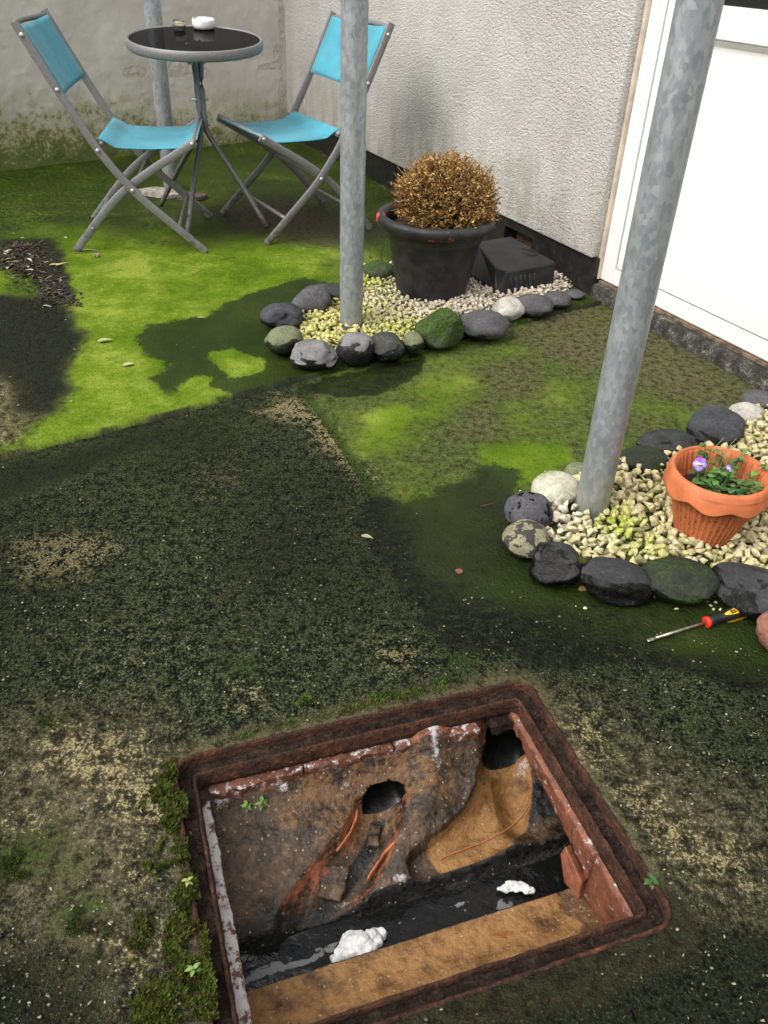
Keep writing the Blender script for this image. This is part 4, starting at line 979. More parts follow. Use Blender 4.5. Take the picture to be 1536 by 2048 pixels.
gravel('gravel', 'cream and lime stained stone chippings round the terracotta pot', [(1075,1000),(1130,975),(1200,945),(1290,925),(1370,895),(1480,850),(1536,815),(1620,790),(1900,1000),(1800,1200),(1536,1175),(1440,1155),(1300,1145),(1180,1135),(1110,1100),(1080,1060)], .0250, 4, col2, [(p3.x, p3.y, .036), (PT.x, PT.y, .058)], 6, .000, .016)
def spill(pts, label, nm='gravel', size=.011):
    rs = np.random.default_rng(len(pts)*7); VV = []; FF = []; CC = []; off = 0
    for (px, py, s) in pts:
        hv, hf = HULLS[rs.integers(len(HULLS))]; p = G(px, py); ss = size*s*.5
        VV.append(hv*ss + np.array([p.x, p.y, ss*.55+.002])); FF.append(hf+off); off += len(hv); CC.append(np.tile(np.array(lerp(WHITE, YG, rs.random()*.8)), (len(hv), 1)))
    o = np_mesh(nm, np.vstack(VV), np.vstack(FF), MAT['gravel'], None, False, {'tint': np.vstack(CC)}); return tag(o, label, 'gravel', kind='stuff')
spill([(1297,1200,.9),(1306,1197,.7),(1352,1221,.9),(1170,1220,.9),(1431,1208,.8),(1446,1209,1),(1420,1214,.8),(1424,1222,.9),(1438,1222,.8),(1475,1213,.8),(1460,1214,.9),(1428,1196,.7),(1440,1192,.8),(1412,1205,.8),(1418,1190,.6),(1450,1196,.6),(1464,1200,.6),(1500,1227,.6),(1472,1307,.6),(1480,1300,.4),(1320,1268,.35),(1345,1302,.35),(1262,1195,.5),(1090,945,.6),(1040,985,.7),(1150,1215,.5)], 'scatter of small chippings spilled near the screwdriver')

# ------------------------------------------------------------------ folding chairs
def smooth_path(pts, k=5):
    P = [Vector(p) for p in pts]; Q = []
    for i in range(len(P)-1):
        p0, p1, p2, p3 = P[max(i-1,0)], P[i], P[i+1], P[min(i+2, len(P)-1)]
        for j in range(k):
            t = j/k; Q.append(.5*((2*p1)+(p2-p0)*t+(2*p0-5*p1+4*p2-p3)*t*t+(3*p1-p0-3*p2+p3)*t**3))
    Q.append(P[-1]); return Q
CW = .475
def flat_tube(mb_, pts, wd=.0145, th=.0075):
    """flat oval tube lying in an x-z plane, wide in that plane"""
    P = [Vector(p) for p in pts]; n = 12; vs = []; fs = []
    for i, p in enumerate(P):
        t = (P[min(i+1, len(P)-1)]-P[max(i-1, 0)]).normalized(); a = t.cross(Vector((0, 1, 0))).normalized()
        for k in range(n):
            q = 2*math.pi*k/n; ca, sa = math.cos(q), math.sin(q)
            ca = math.copysign(abs(ca)**.55, ca); sa = math.copysign(abs(sa)**.55, sa)
            vs.append(p + a*wd*ca + Vector((0, th*sa, 0)))
    for i in range(len(P)-1):
        for k in range(n): fs.append((i*n+k, i*n+(k+1) % n, (i+1)*n+(k+1) % n, (i+1)*n+k))
    fs += [tuple(range(n-1, -1, -1)), tuple((len(P)-1)*n+k for k in range(n))]; mb_.add(vs, fs)
def make_chair(loc, rz, label):
    # local: x forward, origin at the near front foot, y across to the far side
    t = empty('folding_chair', loc, rz, label, 'chair', 'turquoise folding chairs at the round table')
    m = MAT['chair_metal']
    longp = smooth_path([(0, 0, .004), (-.125, 0, .118), (-.235, 0, .222), (-.33, 0, .345), (-.40, 0, .465), (-.47, 0, .598), (-.553, 0, .765)])
    shortp = smooth_path([(-.49, 0, .004), (-.375, 0, .135), (-.285, 0, .222), (-.18, 0, .294), (-.085, 0, .350), (-.004, 0, .398)])
    for s, y in ((1, 0.), (-1, CW)):
        mb = MB(); flat_tube(mb, [(p.x, y, p.z) for p in longp]); lr = mb.build('back_rail', m, t, sharp=50)
        mb = MB(); flat_tube(mb, [(p.x, y + s*.020, p.z) for p in shortp]); sr = mb.build('leg', m, t, sharp=50)
        for (x, z, yo, par) in ((-.535, .728, -.0085, lr), (-.452, .565, -.0085, lr), (-.348, .371, -.0085, lr), (-.246, .233, -.0085, lr), (-.016, .392, .0115, sr)):
            mb = MB(); prof = [(.0001, .0045), (.004, .0040), (.0068, .0022), (.0075, .0)]
            for rr in (mb,): rr.lathe(prof, 12)
            sg = -1 if s == 1 else 1
            mb.v = [(v[0]+x, y + s*yo + sg*v[2], v[1]+z) for v in mb.v]; mb.build('bolt', MAT['bolt'], par)
    def bar(a, b, nm, r=.0085, bow=0., dz=0.):
        pts = []
        for k in range(9):
            q = k/8; y = .012+(CW-.024)*q; h = 4*q*(1-q); pts.append((a - bow*h, y, b + dz*h))
        mb = MB(); mb.tube(pts, r, 10); return mb.build(nm, m, t)
    bar(-.547, .748, 'top_bar', .0095, .045, .0)
    bar(-.012, .398, 'seat_bar'); bar(-.338, .388, 'seat_bar'); bar(-.246, .236, 'pivot_bar', .006)
    bar(-.095, .090, 'stretcher', .0075); bar(-.415, .088, 'stretcher', .0075)
    # seat cloth slung between the seat bars
    nx_, ny_ = 26, 12; vs = []; fs = []
    for i in range(nx_+1):
        q = i/nx_; x = -.350 + .352*q
        z = .401 - .026*min(1, min(q, 1-q)*6.2)**1.5 - .006*math.sin(math.pi*q)
        for j in range(ny_+1):
            r = j/ny_; y = .030 + (CW-.060)*r; vs.append((x, y, z - .006*math.sin(math.pi*r)*math.sin(math.pi*q) + .0015*mnoise.noise(Vector((x*12, y*12, loc[0]*9)))))
    W = ny_+1
    for i in range(nx_):
        for j in range(ny_): fs.append((i*W+j, i*W+j+1, (i+1)*W+j+1, (i+1)*W+j))
    mb = MB(); mb.add(vs, fs); st_ = mb.build('seat', MAT['fabric'], t); md = st_.modifiers.new('s', 'SOLIDIFY'); md.thickness = .003
    for i0 in (3, nx_-6):
        hv = [(x_, y_, z_+.0032) for (x_, y_, z_) in vs[i0*W:(i0+3)*W]]
        mb = MB(); mb.add(hv, [(i*W+j, i*W+j+1, (i+1)*W+j+1, (i+1)*W+j) for i in range(2) for j in range(ny_)]); mb.build('hem', MAT['fabric'], st_)
    # back cloth
    a0 = Vector((-.435, 0, .548)); a1 = Vector((-.538, 0, .752)); vs = []; fs = []; nrm = (a1-a0).cross(Vector((0, 1, 0))).normalized()
    for i in range(15):
        q = i/14; p = a0.lerp(a1, q)
        for j in range(11):
            r = j/10; y = .016+(CW-.032)*r; d = -.020*math.sin(math.pi*r); v = p + nrm*(d if nrm.x > 0 else -d); vs.append((v.x, y, v.z))
    for i in range(14):
        for j in range(10): fs.append((i*11+j, i*11+j+1, (i+1)*11+j+1, (i+1)*11+j))
    mb = MB(); mb.add(vs, fs); bk = mb.build('backrest', MAT['fabric'], t); md = bk.modifiers.new('s', 'SOLIDIFY'); md.thickness = .004; md.offset = 0
    return t
p = G(412, 505, .013); d = Vector((.988, .151, 0)); make_chair(p, math.atan2(d.y, d.x), 'turquoise folding chair with its backrest to the boundary wall')
p = G(533, 490, .013); d = Vector((-.85, -.527, 0)); c2 = make_chair(p, math.atan2(d.y, d.x), 'turquoise folding chair set against the house wall, half behind the middle post')
# the second chair was set up facing the other way: mirror so that its near rail is the one by the post
for ch in c2.children:
    ch.scale = (1, -1, 1)

# ------------------------------------------------------------------ table
TC = Vector((-.808, 3.672, .013)); TZ = .687
table = empty('bistro_table', TC, 0, 'round black glass bistro table on three grey tube legs', 'table')
RT_ = .262
mb = MB(); mb.lathe([(RT_-.020, TZ-.036), (RT_-.004, TZ-.036), (RT_, TZ-.030), (RT_+.001, TZ-.016), (RT_, TZ-.003), (RT_-.004, TZ+.001), (RT_-.011, TZ-.001), (RT_-.013, TZ-.006)], 72); TILT = Matrix.Translation((0, 0, TZ)) @ Matrix.Rotation(R(4.6), 4, Vector((.977, .21, 0))) @ Matrix.Translation((0, 0, -TZ)); o = mb.build('rim', MAT['chair_metal'], table); o.matrix_local = TILT
mb = MB(); mb.add([(0, 0, TZ-.004)] + [((RT_-.009)*math.cos(2*math.pi*k/72), (RT_-.009)*math.sin(2*math.pi*k/72), TZ-.004) for k in range(72)] + [((RT_-.009)*math.cos(2*math.pi*k/72), (RT_-.009)*math.sin(2*math.pi*k/72), TZ-.012) for k in range(72)] + [(0, 0, TZ-.012)],
    [(0, 1+k, 1+(k+1) % 72) for k in range(72)] + [(1+k, 73+k, 73+(k+1) % 72, 1+(k+1) % 72) for k in range(72)] + [(145, 73+(k+1) % 72, 73+k) for k in range(72)]); o = mb.build('top', MAT['table_glass'], table, smooth=False); o.matrix_local = TILT
for k, (fx, fy) in enumerate(((-.544, 3.566), (-.848, 3.386), (-1.063, 3.832))):
    a = Vector((fx-TC.x, fy-TC.y, 0)); dn = a.normalized(); r0 = .013
    top = dn*.10; top.z = TZ-.020
    pts = [top, dn*.05+Vector((0,0,TZ-.035)), dn*(r0+.006)+Vector((0, 0, TZ-.07)), dn*r0+Vector((0, 0, TZ-.14)), dn*r0+Vector((0, 0, .40)), dn*(r0+.004)+Vector((0, 0, .355)), dn*.045+Vector((0, 0, .315)), dn*.5*(a.length+.05)+Vector((0, 0, .165)), a+Vector((0, 0, .002))]
    q = []
    for i in range(len(pts)-1):
        for j in range(4): q.append(pts[i].lerp(pts[i+1], j/4))
    q.append(pts[-1]); mb = MB(); mb.tube(q, .0105, 12); mb.build('leg', MAT['chair_metal'], table)
for z in (.60, .47, .375):
    mb = MB(); mb.tube([(-.032, -.016, z), (.030, .010, z)], .0055, 8); mb.build('bolt', MAT['bolt'], table)
# on the table
tn = (TILT.to_3x3() @ Vector((0, 0, 1))).normalized(); tq = TILT.to_quaternion(); t0 = TC + TILT @ Vector((0, 0, TZ-.004))
def on_table(px, py):
    d = ray(px, py); c0 = Vector((0, 0, CAM_H)); return c0 + d*((t0-c0).dot(tn)/d.dot(tn)) + tn*.0005
ash = empty('ashtray', on_table(408, 58), 0, 'round white ceramic ashtray on the black table', 'ashtray'); ash.rotation_euler = tq.to_euler()
mb = MB(); mb.lathe([(.0001, .002), (.036, .002), (.042, .005), (.0455, .014), (.0455, .034), (.044, .0365), (.041, .036), (.0395, .030), (.037, .012), (.0001, .010)], 48, lambda r, z, q, j: (r, z - (.006 if (j in (4, 5, 6) and min(abs((q-a_+math.pi) % (2*math.pi)-math.pi) for a_ in (0.4, 2.5, 4.4)) < .13) else 0))); mb.build('bowl', MAT['ceramic'], ash)
cd = empty('candle_glass', on_table(359, 60), 0, 'small clear glass with yellow candle wax beside the white ashtray', 'candle'); cd.rotation_euler = tq.to_euler()
mb = MB(); mb.lathe([(.0001, .001), (.019, .001), (.0245, .008), (.0265, .018), (.0245, .029), (.022, .034), (.0205, .0335), (.0235, .027), (.0245, .018), (.022, .010), (.0001, .006)], 36); mb.build('glass', MAT['clear'], cd)
mb = MB(); mb.lathe([(.0001, .0075), (.020, .0085), (.0225, .014), (.022, .0175), (.0001, .0165)], 28); mb.build('wax', MAT['wax'], cd)

# ------------------------------------------------------------------ black pot with dead box ball
PBZ = .016; pot = empty('plant_pot', (PB.x, PB.y, PBZ), 0, 'large black plastic pot with chipped rim on the gravel', 'pot')
prof = [(.0001, .0), (.112, .0), (.120, .006), (.124, .02), (.150, .155), (.158, .196), (.163, .199), (.1655, .206), (.170, .236), (.178, .238), (.190, .236), (.1975, .242), (.2015, .252), (.201, .264), (.196, .273), (.187, .2765), (.175, .274), (.167, .266), (.163, .25), (.155, .20)]
n_l = 96; mb = MB(); mb.lathe(prof, n_l)
body = mb.build('body', MAT['pot_black'], pot)
chip = np.zeros(len(mb.v)); pv = np.array(mb.v); an = np.arctan2(pv[:,1], pv[:,0]); rr = np.hypot(pv[:,0], pv[:,1])
for a_, w_, k_, zlo, zhi in ((R(188), .12, 1.2, .236, .275), (R(200), .06, .7, .236, .26), (R(264), .07, .95, .235, .250), (R(283), .05, .9, .235, .258), (R(273), .04, .7, .235, .245), (R(300), .05, .6, .235, .245)):
    da = np.abs((an-a_+np.pi) % (2*np.pi)-np.pi); chip = np.maximum(chip, k_*np.exp(-(da/w_)**2)*(pv[:,2] > zlo)*(pv[:,2] < zhi)*(rr > .17))
at = body.data.attributes.new('chip', 'FLOAT', 'POINT'); at.data.foreach_set('value', chip.astype(np.float32))
mb = MB(); mb.lathe([(.0001, .238), (.08, .236), (.15, .232), (.1612, .225)], 40, lambda r, z, q, j: (r, z+.006*mnoise.noise(Vector((r*60, q*5, 0))))); mb.build('soil', MAT['soil'], pot)
BC = Vector((PB.x+.028, PB.y+.012, PBZ+.315)); RB = (.174, .172, .143)
bush = empty('dead_bush', (BC.x, BC.y, PBZ+.24), 0, 'dried brown clipped box ball in the black pot', 'bush')
def dead_leaf(mb_, p, d, up_, L, wd, col):
    a = d.cross(up_);
    if a.length < 1e-4: a = d.cross(Vector((1, 0, .3)))
    a.normalize(); b = a.cross(d); c = p + d*L*.5
    mb_.add([p, c + a*wd + b*wd*.35, p + d*L + b*L*.08, c - a*wd + b*wd*.35], [(0, 1, 2), (0, 2, 3)], col)
mbl = MB(); mbt = MB(); rs = random.Random(5)
DL = [(.64, .38, .12), (.74, .47, .16), (.48, .26, .08), (.78, .57, .26), (.30, .15, .06), (.68, .42, .14)]
o0 = Vector((0, 0, BC.z-PBZ-.24))
for k in range(1700):
    while True:
        d = Vector((rs.gauss(0, 1), rs.gauss(0, 1), rs.gauss(0, 1))).normalized()
        if d.z > -.62: break
    lump_ = 1 + .10*mnoise.noise(d*2.6+Vector((4, 0, 0))) + .10*mnoise.noise(d*6)
    tip = Vector((d.x*RB[0], d.y*RB[1], d.z*RB[2]))*lump_*rs.choice((1., 1., .97, .9, 1.06, .80, 1.02)) + o0
    grow = (d + Vector((rs.gauss(0, .35), rs.gauss(0, .35), .35+rs.gauss(0, .3)))).normalized()
    if d.x < -.55 and rs.random() < .55 and d.z < .3: grow = (d+Vector((-.3, 0, .5))).normalized(); bare = True
    else: bare = False
    ln = rs.uniform(.030, .055); base = tip - grow*ln; shade = rs.uniform(.7, 1.15); cc = rs.choice(DL)
    mbt.tube([base, tip + (grow*.012 if bare else grow*.001)], .0008, 3, cap=False, col=(.16, .085, .035))
    for j in range(3 if bare else 10):
        q = j/10; p = base.lerp(tip, .1+.9*q); ld = (grow*.7 + Vector((rs.gauss(0, .8), rs.gauss(0, .8), rs.gauss(0, .6)))).normalized()
        c = lerp(cc, rs.choice(DL), .45); kk = shade*rs.uniform(.75, 1.2)
        dead_leaf(mbl, p, ld, Vector((rs.gauss(0, 1), rs.gauss(0, 1), 1)), rs.uniform(.007, .012), rs.uniform(.0018, .0034), tuple(min(.8, x*kk) for x in c))
# darker inner mass of stems
for k in range(260):
    d = Vector((rs.gauss(0, 1), rs.gauss(0, 1), abs(rs.gauss(0, 1))*.9-.2)).normalized(); tip = Vector((d.x*RB[0], d.y*RB[1], d.z*RB[2]))*.9+o0
    mbt.tube([(rs.uniform(-.03, .03), rs.uniform(-.03, .03), -.01), tip*.5+Vector((0, 0, .02)), tip], [.003, .002, .001], 4, cap=False, col=(.09, .05, .022))
    for j in range(10):
        p = tip*rs.uniform(.55, 1.); dead_leaf(mbl, p, Vector((rs.gauss(0, 1), rs.gauss(0, 1), rs.gauss(0, 1))).normalized(), Vector((0, 0, 1)), rs.uniform(.009, .015), .0035, (.30, .15, .05))
for k in range(90):   # bare twigs poking out
    d = Vector((rs.gauss(-.5, .8), rs.gauss(0, .9), rs.gauss(.3, .8))).normalized()
    if d.z < -.3: continue
    p0 = Vector((d.x*RB[0], d.y*RB[1], d.z*RB[2]))*.85+o0; g_ = (d+Vector((rs.gauss(0, .3), rs.gauss(0, .3), .4))).normalized(); p1 = p0+g_*rs.uniform(.035, .062)
    mbt.tube([p0, p0.lerp(p1, .5)+Vector((rs.gauss(0, .002),)*3), p1], [.0010, .0008, .0005], 4, cap=False, col=(.42, .27, .11))
# one russet sprig at the top
for j in range(9):
    p = o0 + Vector((.012+rs.uniform(-.004, .004), -.01, RB[2]+.002+.003*j)); dead_leaf(mbl, p, Vector((rs.gauss(0, .5), rs.gauss(0, .5), .8)).normalized(), Vector((1, 0, 0)), .012, .0035, (.38, .07, .04))
mbl.build('foliage', MAT['dead'], bush, smooth=False); mbt.build('stems', MAT['dead'], bush)

# ------------------------------------------------------------------ gully cover behind the pot
GA = math.atan2(HD.y, HD.x); gc = G(1030, 560); 
gp = Vector((.455, 3.195, .022)); gp = gp + G(1018, 521, .05) - G(1033, 498, .05)
gully = empty('gully_cover', gp, GA, 'black plastic gully hood against the plinth beside the black pot', 'drain cover')
# local: x along the wall towards the door, -y into the yard
X0, X1, Y0, Y1 = -.20, .165, -.135, .105
mb = MB()
bot = [(X0, Y1), (X0, Y0+.05), (X0+.05, Y0), (X1-.02, Y0), (X1, Y0+.02), (X1, Y1)]
topv = [(X0+.07, Y1, .100), (X0+.075, Y0+.105, .098), (X0+.12, Y0+.075, .094), (X1-.05, Y0+.012, .080), (X1-.005, Y0+.03, .082), (X1-.008, Y1, .088)]
base = [(x, y, 0) for x, y in bot]; mid = [(x*.995, y*.99, .018) for x, y in bot]; n = 6
vs = base + mid + topv; fs = []
for a in (0, 6):
    for i in range(5): fs.append((a+i, a+i+1, a+6+i+1, a+6+i))
fs.append(tuple(12+i for i in range(6)))
mb.add(vs, fs); hood = mb.build('hood', MAT['gully'], gully, smooth=False, bevel=.006)
for k in range(6):
    mb = MB(); y = -.085+.020*k; mb.tube([(X1+.0005, y, .022), (X1-.004, y+.001, .062)], .0022, 6); mb.build('slot_rib', simple('pale_gully_rib', (.035, .035, .037), .6), hood)
mb = MB(); mb.lathe([(.030, .0), (.0315, .0025), (.029, .004), (.026, .001), (.025, -.02), (.0001, -.021)], 24); o = mb.build('pipe_collar', MAT['gully'], gully, (.03, .075, .090)); o.scale = (1.5, 1, 1)
mb = MB(); mb.lathe([(.0001, .003), (.036, .0012), (.040, -.001)], 24); o = mb.build('opening_shade', MAT['pipe'], gully, (.03, .072, .0925)); o.scale = (1.2, .8, 1)  # flat black disc painted as the darkness of a cutout in the hood

# ------------------------------------------------------------------ terracotta pot with pansy
tp = empty('flower_pot', (PT.x, PT.y, .014), .35, 'terracotta coloured ribbed pot with a scalloped rim', 'pot')
HP = .156; nb_ = 240
def fr_body(r, z, q, j):
    rib = math.cos(q*40); return (r*(1 + .016*rib) if j >= 2 else r), z
prof = [(.0001, .001), (.058, .001), (.0625, .006)] + [(.063+.030*k/10, .012+.112*k/10) for k in range(11)] + [(.0945, HP-.012), (.0955, HP-.003), (.0945, HP), (.092, HP-.001)] + [(.090-.012*k/6, HP-.004-.05*k/6) for k in range(7)]
mb = MB(); mb.lathe(prof, nb_, fr_body); pb = mb.build('body', MAT['terracotta'], tp)
pv = np.array(mb.v); an = np.arctan2(pv[:,1], pv[:,0]); g_ = sstep(.1, -.7, np.cos(an*40))*(pv[:,2] < HP-.02)*(np.hypot(pv[:,0], pv[:,1]) > .055)
at = pb.data.attributes.new('groove', 'FLOAT', 'POINT'); at.data.foreach_set('value', g_.astype(np.float32))
def fr_rim(r, z, q, j):
    sc = .5+.5*math.cos(q*8); sc = sc**.8
    return r, z - (.012*sc if j in (2, 3, 4) else (.005*sc if j in (1, 5) else 0))
mb = MB(); mb.lathe([(.0950, HP+.001), (.1060, HP-.012), (.1088, HP-.032), (.1094, HP-.0345), (.1080, HP-.033), (.1040, HP-.012), (.0935, HP-.003)], 200, fr_rim)
mb.v += []; rim = mb.build('rim', MAT['terracotta'], tp)
mb = MB(); mb.lathe([(.093, HP-.003), (.0925, HP+.002), (.0985, HP+.0042), (.103, HP-.004), (.1065, HP-.0125)], 120); mb.build('rim_band', MAT['terracotta'], tp)
mb = MB(); mb.lathe([(.0001, HP-.048), (.05, HP-.050), (.0815, HP-.052)], 36, lambda r, z, q, j: (r, z+.006*mnoise.noise(Vector((r*90, q*4, 3))))); mb.build('soil', MAT['soil'], tp)
pansy = empty('pansy_plant', (PT.x, PT.y, .014+HP-.053), 0, 'green pansy plant with purple flowers in the terracotta pot', 'plant')
rs = random.Random(21); mbl = MB(); mbs = MB()
def leaf(mb_, p, d, L, wd, col, droop=.3, n=4):
    d = d.normalized(); a = d.cross(Vector((0, 0, 1)));
    if a.length < 1e-3: a = Vector((1, 0, 0))
    a.normalize(); b = a.cross(d); vs = []; fs = []
    for i in range(n+1):
        q = i/n; w_ = wd*math.sin(math.pi*min(1, .08+.92*q)**.8)*(1 if q < 1 else .05); c = p + d*L*q + Vector((0, 0, -droop*L*q*q))
        vs += [c+a*w_+b*w_*.3, c, c-a*w_+b*w_*.3]
    for i in range(n): fs += [(i*3, i*3+1, i*3+4, i*3+3), (i*3+1, i*3+2, i*3+5, i*3+4)]
    mb_.add(vs, fs, col)
GR = [(.055, .13, .03), (.085, .19, .045), (.04, .095, .028), (.12, .24, .06)]
def sprig(x, y, h, n, tilt, sz=1., cols=GR):
    base = Vector((x*.6, y*.6, .0)); tip = Vector((x+tilt[0], y+tilt[1], h)); pts = [base, base.lerp(tip, .5)+Vector((0, 0, .004)), tip]
    mbs.tube(pts, [.0013, .0011, .0008], 5, cap=False, col=(.10, .17, .05))
    for j in range(n):
        q = .25+.75*j/max(1, n-1); p = base.lerp(tip, q); a = rs.uniform(0, 6.28)
        leaf(mbl, p, Vector((math.cos(a), math.sin(a), rs.uniform(-.05, .5))), sz*rs.uniform(.013, .024), sz*rs.uniform(.0038, .0064), tuple(c*rs.uniform(.8, 1.2) for c in rs.choice(cols)))
for a in ((-.015, .040, .072, 12, (-.004, .012)), (.005, .030, .064, 12, (.006, .01)), (.022, .020, .062, 13, (.012, .006)), (-.002, .008, .040, 12, (0, 0)), (.030, -.030, .040, 15, (.018, -.008)), (.010, -.022, .034, 15, (.004, -.008)), (-.010, -.020, .034, 12, (-.006, -.006)), (-.022, -.006, .030, 10, (-.006, 0)), (.050, .008, .060, 7, (.028, -.002)), (.036, .034, .058, 8, (.014, .012)), (-.028, .020, .034, 7, (-.008, .004)), (.018, .002, .040, 10, (0, 0)), (.044, -.024, .044, 14, (.006, -.006))): sprig(*a)
for (x, y, h) in ((-.012, -.002, .048), (-.006, .006, .050), (-.016, -.010, .044), (-.003, -.006, .046)):   # round young leaves
    leaf(mbl, Vector((x, y, h)), Vector((rs.gauss(0, 1), -1, .2)), .012, .0062, (.12, .24, .055), .1)
mbs.tube([(-.02, 0, 0), (-.036, .006, .03), (-.040, .004, .057)], .0010, 5, cap=False, col=(.12, .2, .06)); mbs.tube([(.01, 0, .0), (.012, -.002, .03), (.012, -.004, .056)], .0010, 5, cap=False, col=(.12, .2, .06))
for k in range(4):
    a = rs.uniform(-.03, .05); mbs.tube([(a, .02, .02), (a+.01, .04, .07), (a+.03, .055, .085)], .0006, 4, cap=False, col=(.28, .30, .12))
pansy.scale = (1.18, 1.18, 1.12)
mbl.build('leaves', MAT['leafy'], pansy); mbs.build('stems', MAT['leafy'], pansy)
def flower(c, face, s, nm, petals):
    f = Vector(face).normalized(); rt_ = f.cross(Vector((0, 0, 1))).normalized(); up_ = rt_.cross(f)
    for (ang, L, W, col, off) in petals:
        mb = MB(); d = rt_*math.cos(R(ang)) + up_*math.sin(R(ang)); a = f.cross(d); n = 14; o_ = Vector(c) + f*off
        vs = [o_]; cs = [(.9, .88, .86) if ang < -60 or abs(ang) % 180 < 30 or ang > 150 else col]
        for k in range(n):
            q = 2*math.pi*k/n; vs.append(o_ + d*(L*.52 - L*.5*math.cos(q))*s + a*W*math.sin(q)*s + f*(.0012*math.cos(q*2) - .002*(1-math.cos(q)))); cs.append(tuple(x*(.85+.3*((k*7) % 3)/2) for x in col))
        mb.v = [tuple(v) for v in vs]; mb.f = [(0, 1+k, 1+(k+1) % n) for k in range(n)]; mb.c = cs; mb.build(nm, MAT['petal'], pansy)
PU = (.24, .09, .58); PL = (.33, .16, .68)
flower((-.040, .001, .060), (-.25, -.9, .55), .0125, 'petal', [(65, 1., .52, PU, -.001), (118, 1., .52, PL, -.0012), (-5, .95, .45, PL, .0), (185, .95, .45, PU, .0004), (-90, 1.05, .52, PU, .001)])
mb = MB(); mb.tube([(-.0400, -.0005, .0605), (-.0403, -.0025, .0618)], [.0034, .0016], 8, col=(.75, .70, .62)); mb.tube([(-.0402, -.0018, .0600), (-.0404, -.0034, .0606)], [.0018, .0008], 6, col=(.05, .02, .03)); mb.build('flower_eye', MAT['petal'], pansy)
flower((.012, -.004, .058), (.2, -.6, .8), .007, 'petal', [(80, 1., .5, PL, 0), (140, .9, .5, PU, 0), (20, .9, .5, PU, .0003), (-100, 1., .5, PL, .0005)])

# ------------------------------------------------------------------ screwdriver
a = G(1295, 1280, .007); b = G(1412, 1243, .013); c = G(1497, 1219, .014); ax = (c-a); L = ax.length; rz = math.atan2(ax.y, ax.x)
sdv = empty('screwdriver', (a.x, a.y, .0), rz, 'screwdriver with black and yellow handle and red collar lying on the ground', 'screwdriver')
sdv.rotation_euler[1] = -math.asin(.009/L)
Ls = (b-a).length; zc = .0055
mb = MB(); mb.tube([(.018, 0, zc), (Ls+.004, 0, zc)], .0030, 12); mb.build('shaft', MAT['steel'], sdv)
mb = MB(); mb.tube([(0, 0, zc), (.003, 0, zc), (.010, 0, zc), (.019, 0, zc)], [.0030, .0036, .0040, .0030], 12, [.0006, .0009, .0019, .0030]); mb.build('tip', MAT['steel'], sdv)
X = Vector((1, 0, 0))
mb = MB(); mb.tube([(Ls-.001, 0, zc), (Ls, 0, zc), (Ls+.006, 0, zc), (Ls+.007, 0, zc)], [.008, .0112, .0112, .009], 24); mb.build('collar', MAT['sd_red'], sdv)
hx = [0, .002, .010, .018, .026, .036, .052, .070, .085, .093, .097]; hr = [.0098, .0108, .0105, .0088, .0090, .0118, .0138, .0142, .0128, .0100, .0050]
def tri(q): return 1 + .05*math.cos(3*q)
mb = MB(); vs = []; fs = []; n = 36
for x, r in zip(hx, hr):
    for k in range(n):
        q = 2*math.pi*k/n; vs.append((Ls+.0065+x*1.0, r*tri(q)*math.cos(q), zc + r*tri(q)*math.sin(q)))
for i in range(len(hx)-1):
    for k in range(n): fs.append((i*n+k, i*n+(k+1) % n, (i+1)*n+(k+1) % n, (i+1)*n+k))
fs.append(tuple((len(hx)-1)*n+k for k in range(n))); mb.add(vs, fs); hd_ = mb.build('handle', MAT['sd_black'], sdv)
def inlay(q0, half, x0, x1, nm, mat_, lift=.0006):
    mb = MB(); vs = []; fs = []; nx_, nq = 22, 8
    for i in range(nx_+1):
        t = i/nx_; x = x0+(x1-x0)*t; r = np.interp(x, hx, hr); hw_ = half*math.sin(math.pi*(.03+.94*t))**.55
        for k in range(nq+1):
            q = q0 + hw_*(2*k/nq-1); rr = (r+lift)*tri(q); vs.append((Ls+.0065+x, rr*math.cos(q), zc+rr*math.sin(q)))
    for i in range(nx_):
        for k in range(nq): fs.append((i*(nq+1)+k, (i+1)*(nq+1)+k, (i+1)*(nq+1)+k+1, i*(nq+1)+k+1))
    mb.add(vs, fs); return mb.build(nm, mat_, sdv)
Q1 = R(108); Q2 = R(200)
inlay(Q1, .42, .032, .090, 'inlay', MAT['sd_yellow']); inlay(Q2, .36, .036, .092, 'inlay', MAT['sd_yellow']); inlay(R(318), .40, .034, .090, 'inlay', MAT['sd_yellow'])
mb = MB(); rr = .0152; w_ = .25
mb.add([(Ls+.0065+x, (rr+.0001)*math.cos(Q1+s*w_), zc+(rr+.0001)*math.sin(Q1+s*w_)) for x, s in ((.044, 1), (.044, 0), (.044, -1), (.077, -1), (.077, 0), (.077, 1))], [(0, 1, 4, 5), (1, 2, 3, 4)]); mb.build('badge', MAT['sd_black'], sdv)
tc = bpy.data.curves.new('lettering', 'FONT'); tc.body = 'STANLEY'; tc.size = .0068; tc.align_x = 'CENTER'; tc.align_y = 'CENTER'; tc.extrude = .00008; tc.materials.append(MAT['sd_yellow'])
to0 = bpy.data.objects.new('lettering_curve', tc); link(to0); lm = bpy.data.meshes.new_from_object(to0.evaluated_get(bpy.context.evaluated_depsgraph_get())); bpy.data.objects.remove(to0); bpy.data.curves.remove(tc)
to = bpy.data.objects.new('lettering', lm); link(to, sdv)
nn = Vector((0, math.cos(Q1), math.sin(Q1))); yy = nn.cross(X); mt = Matrix.Identity(4)
yy = Vector((0, 0, 1)).cross(X) if False else nn.cross(X)
for i in range(3): mt[i][0] = X[i]; mt[i][1] = yy[i]; mt[i][2] = nn[i]; mt[i][3] = (Vector((Ls+.0065+.0605, 0, zc)) + nn*.01595)[i]
to.matrix_local = mt

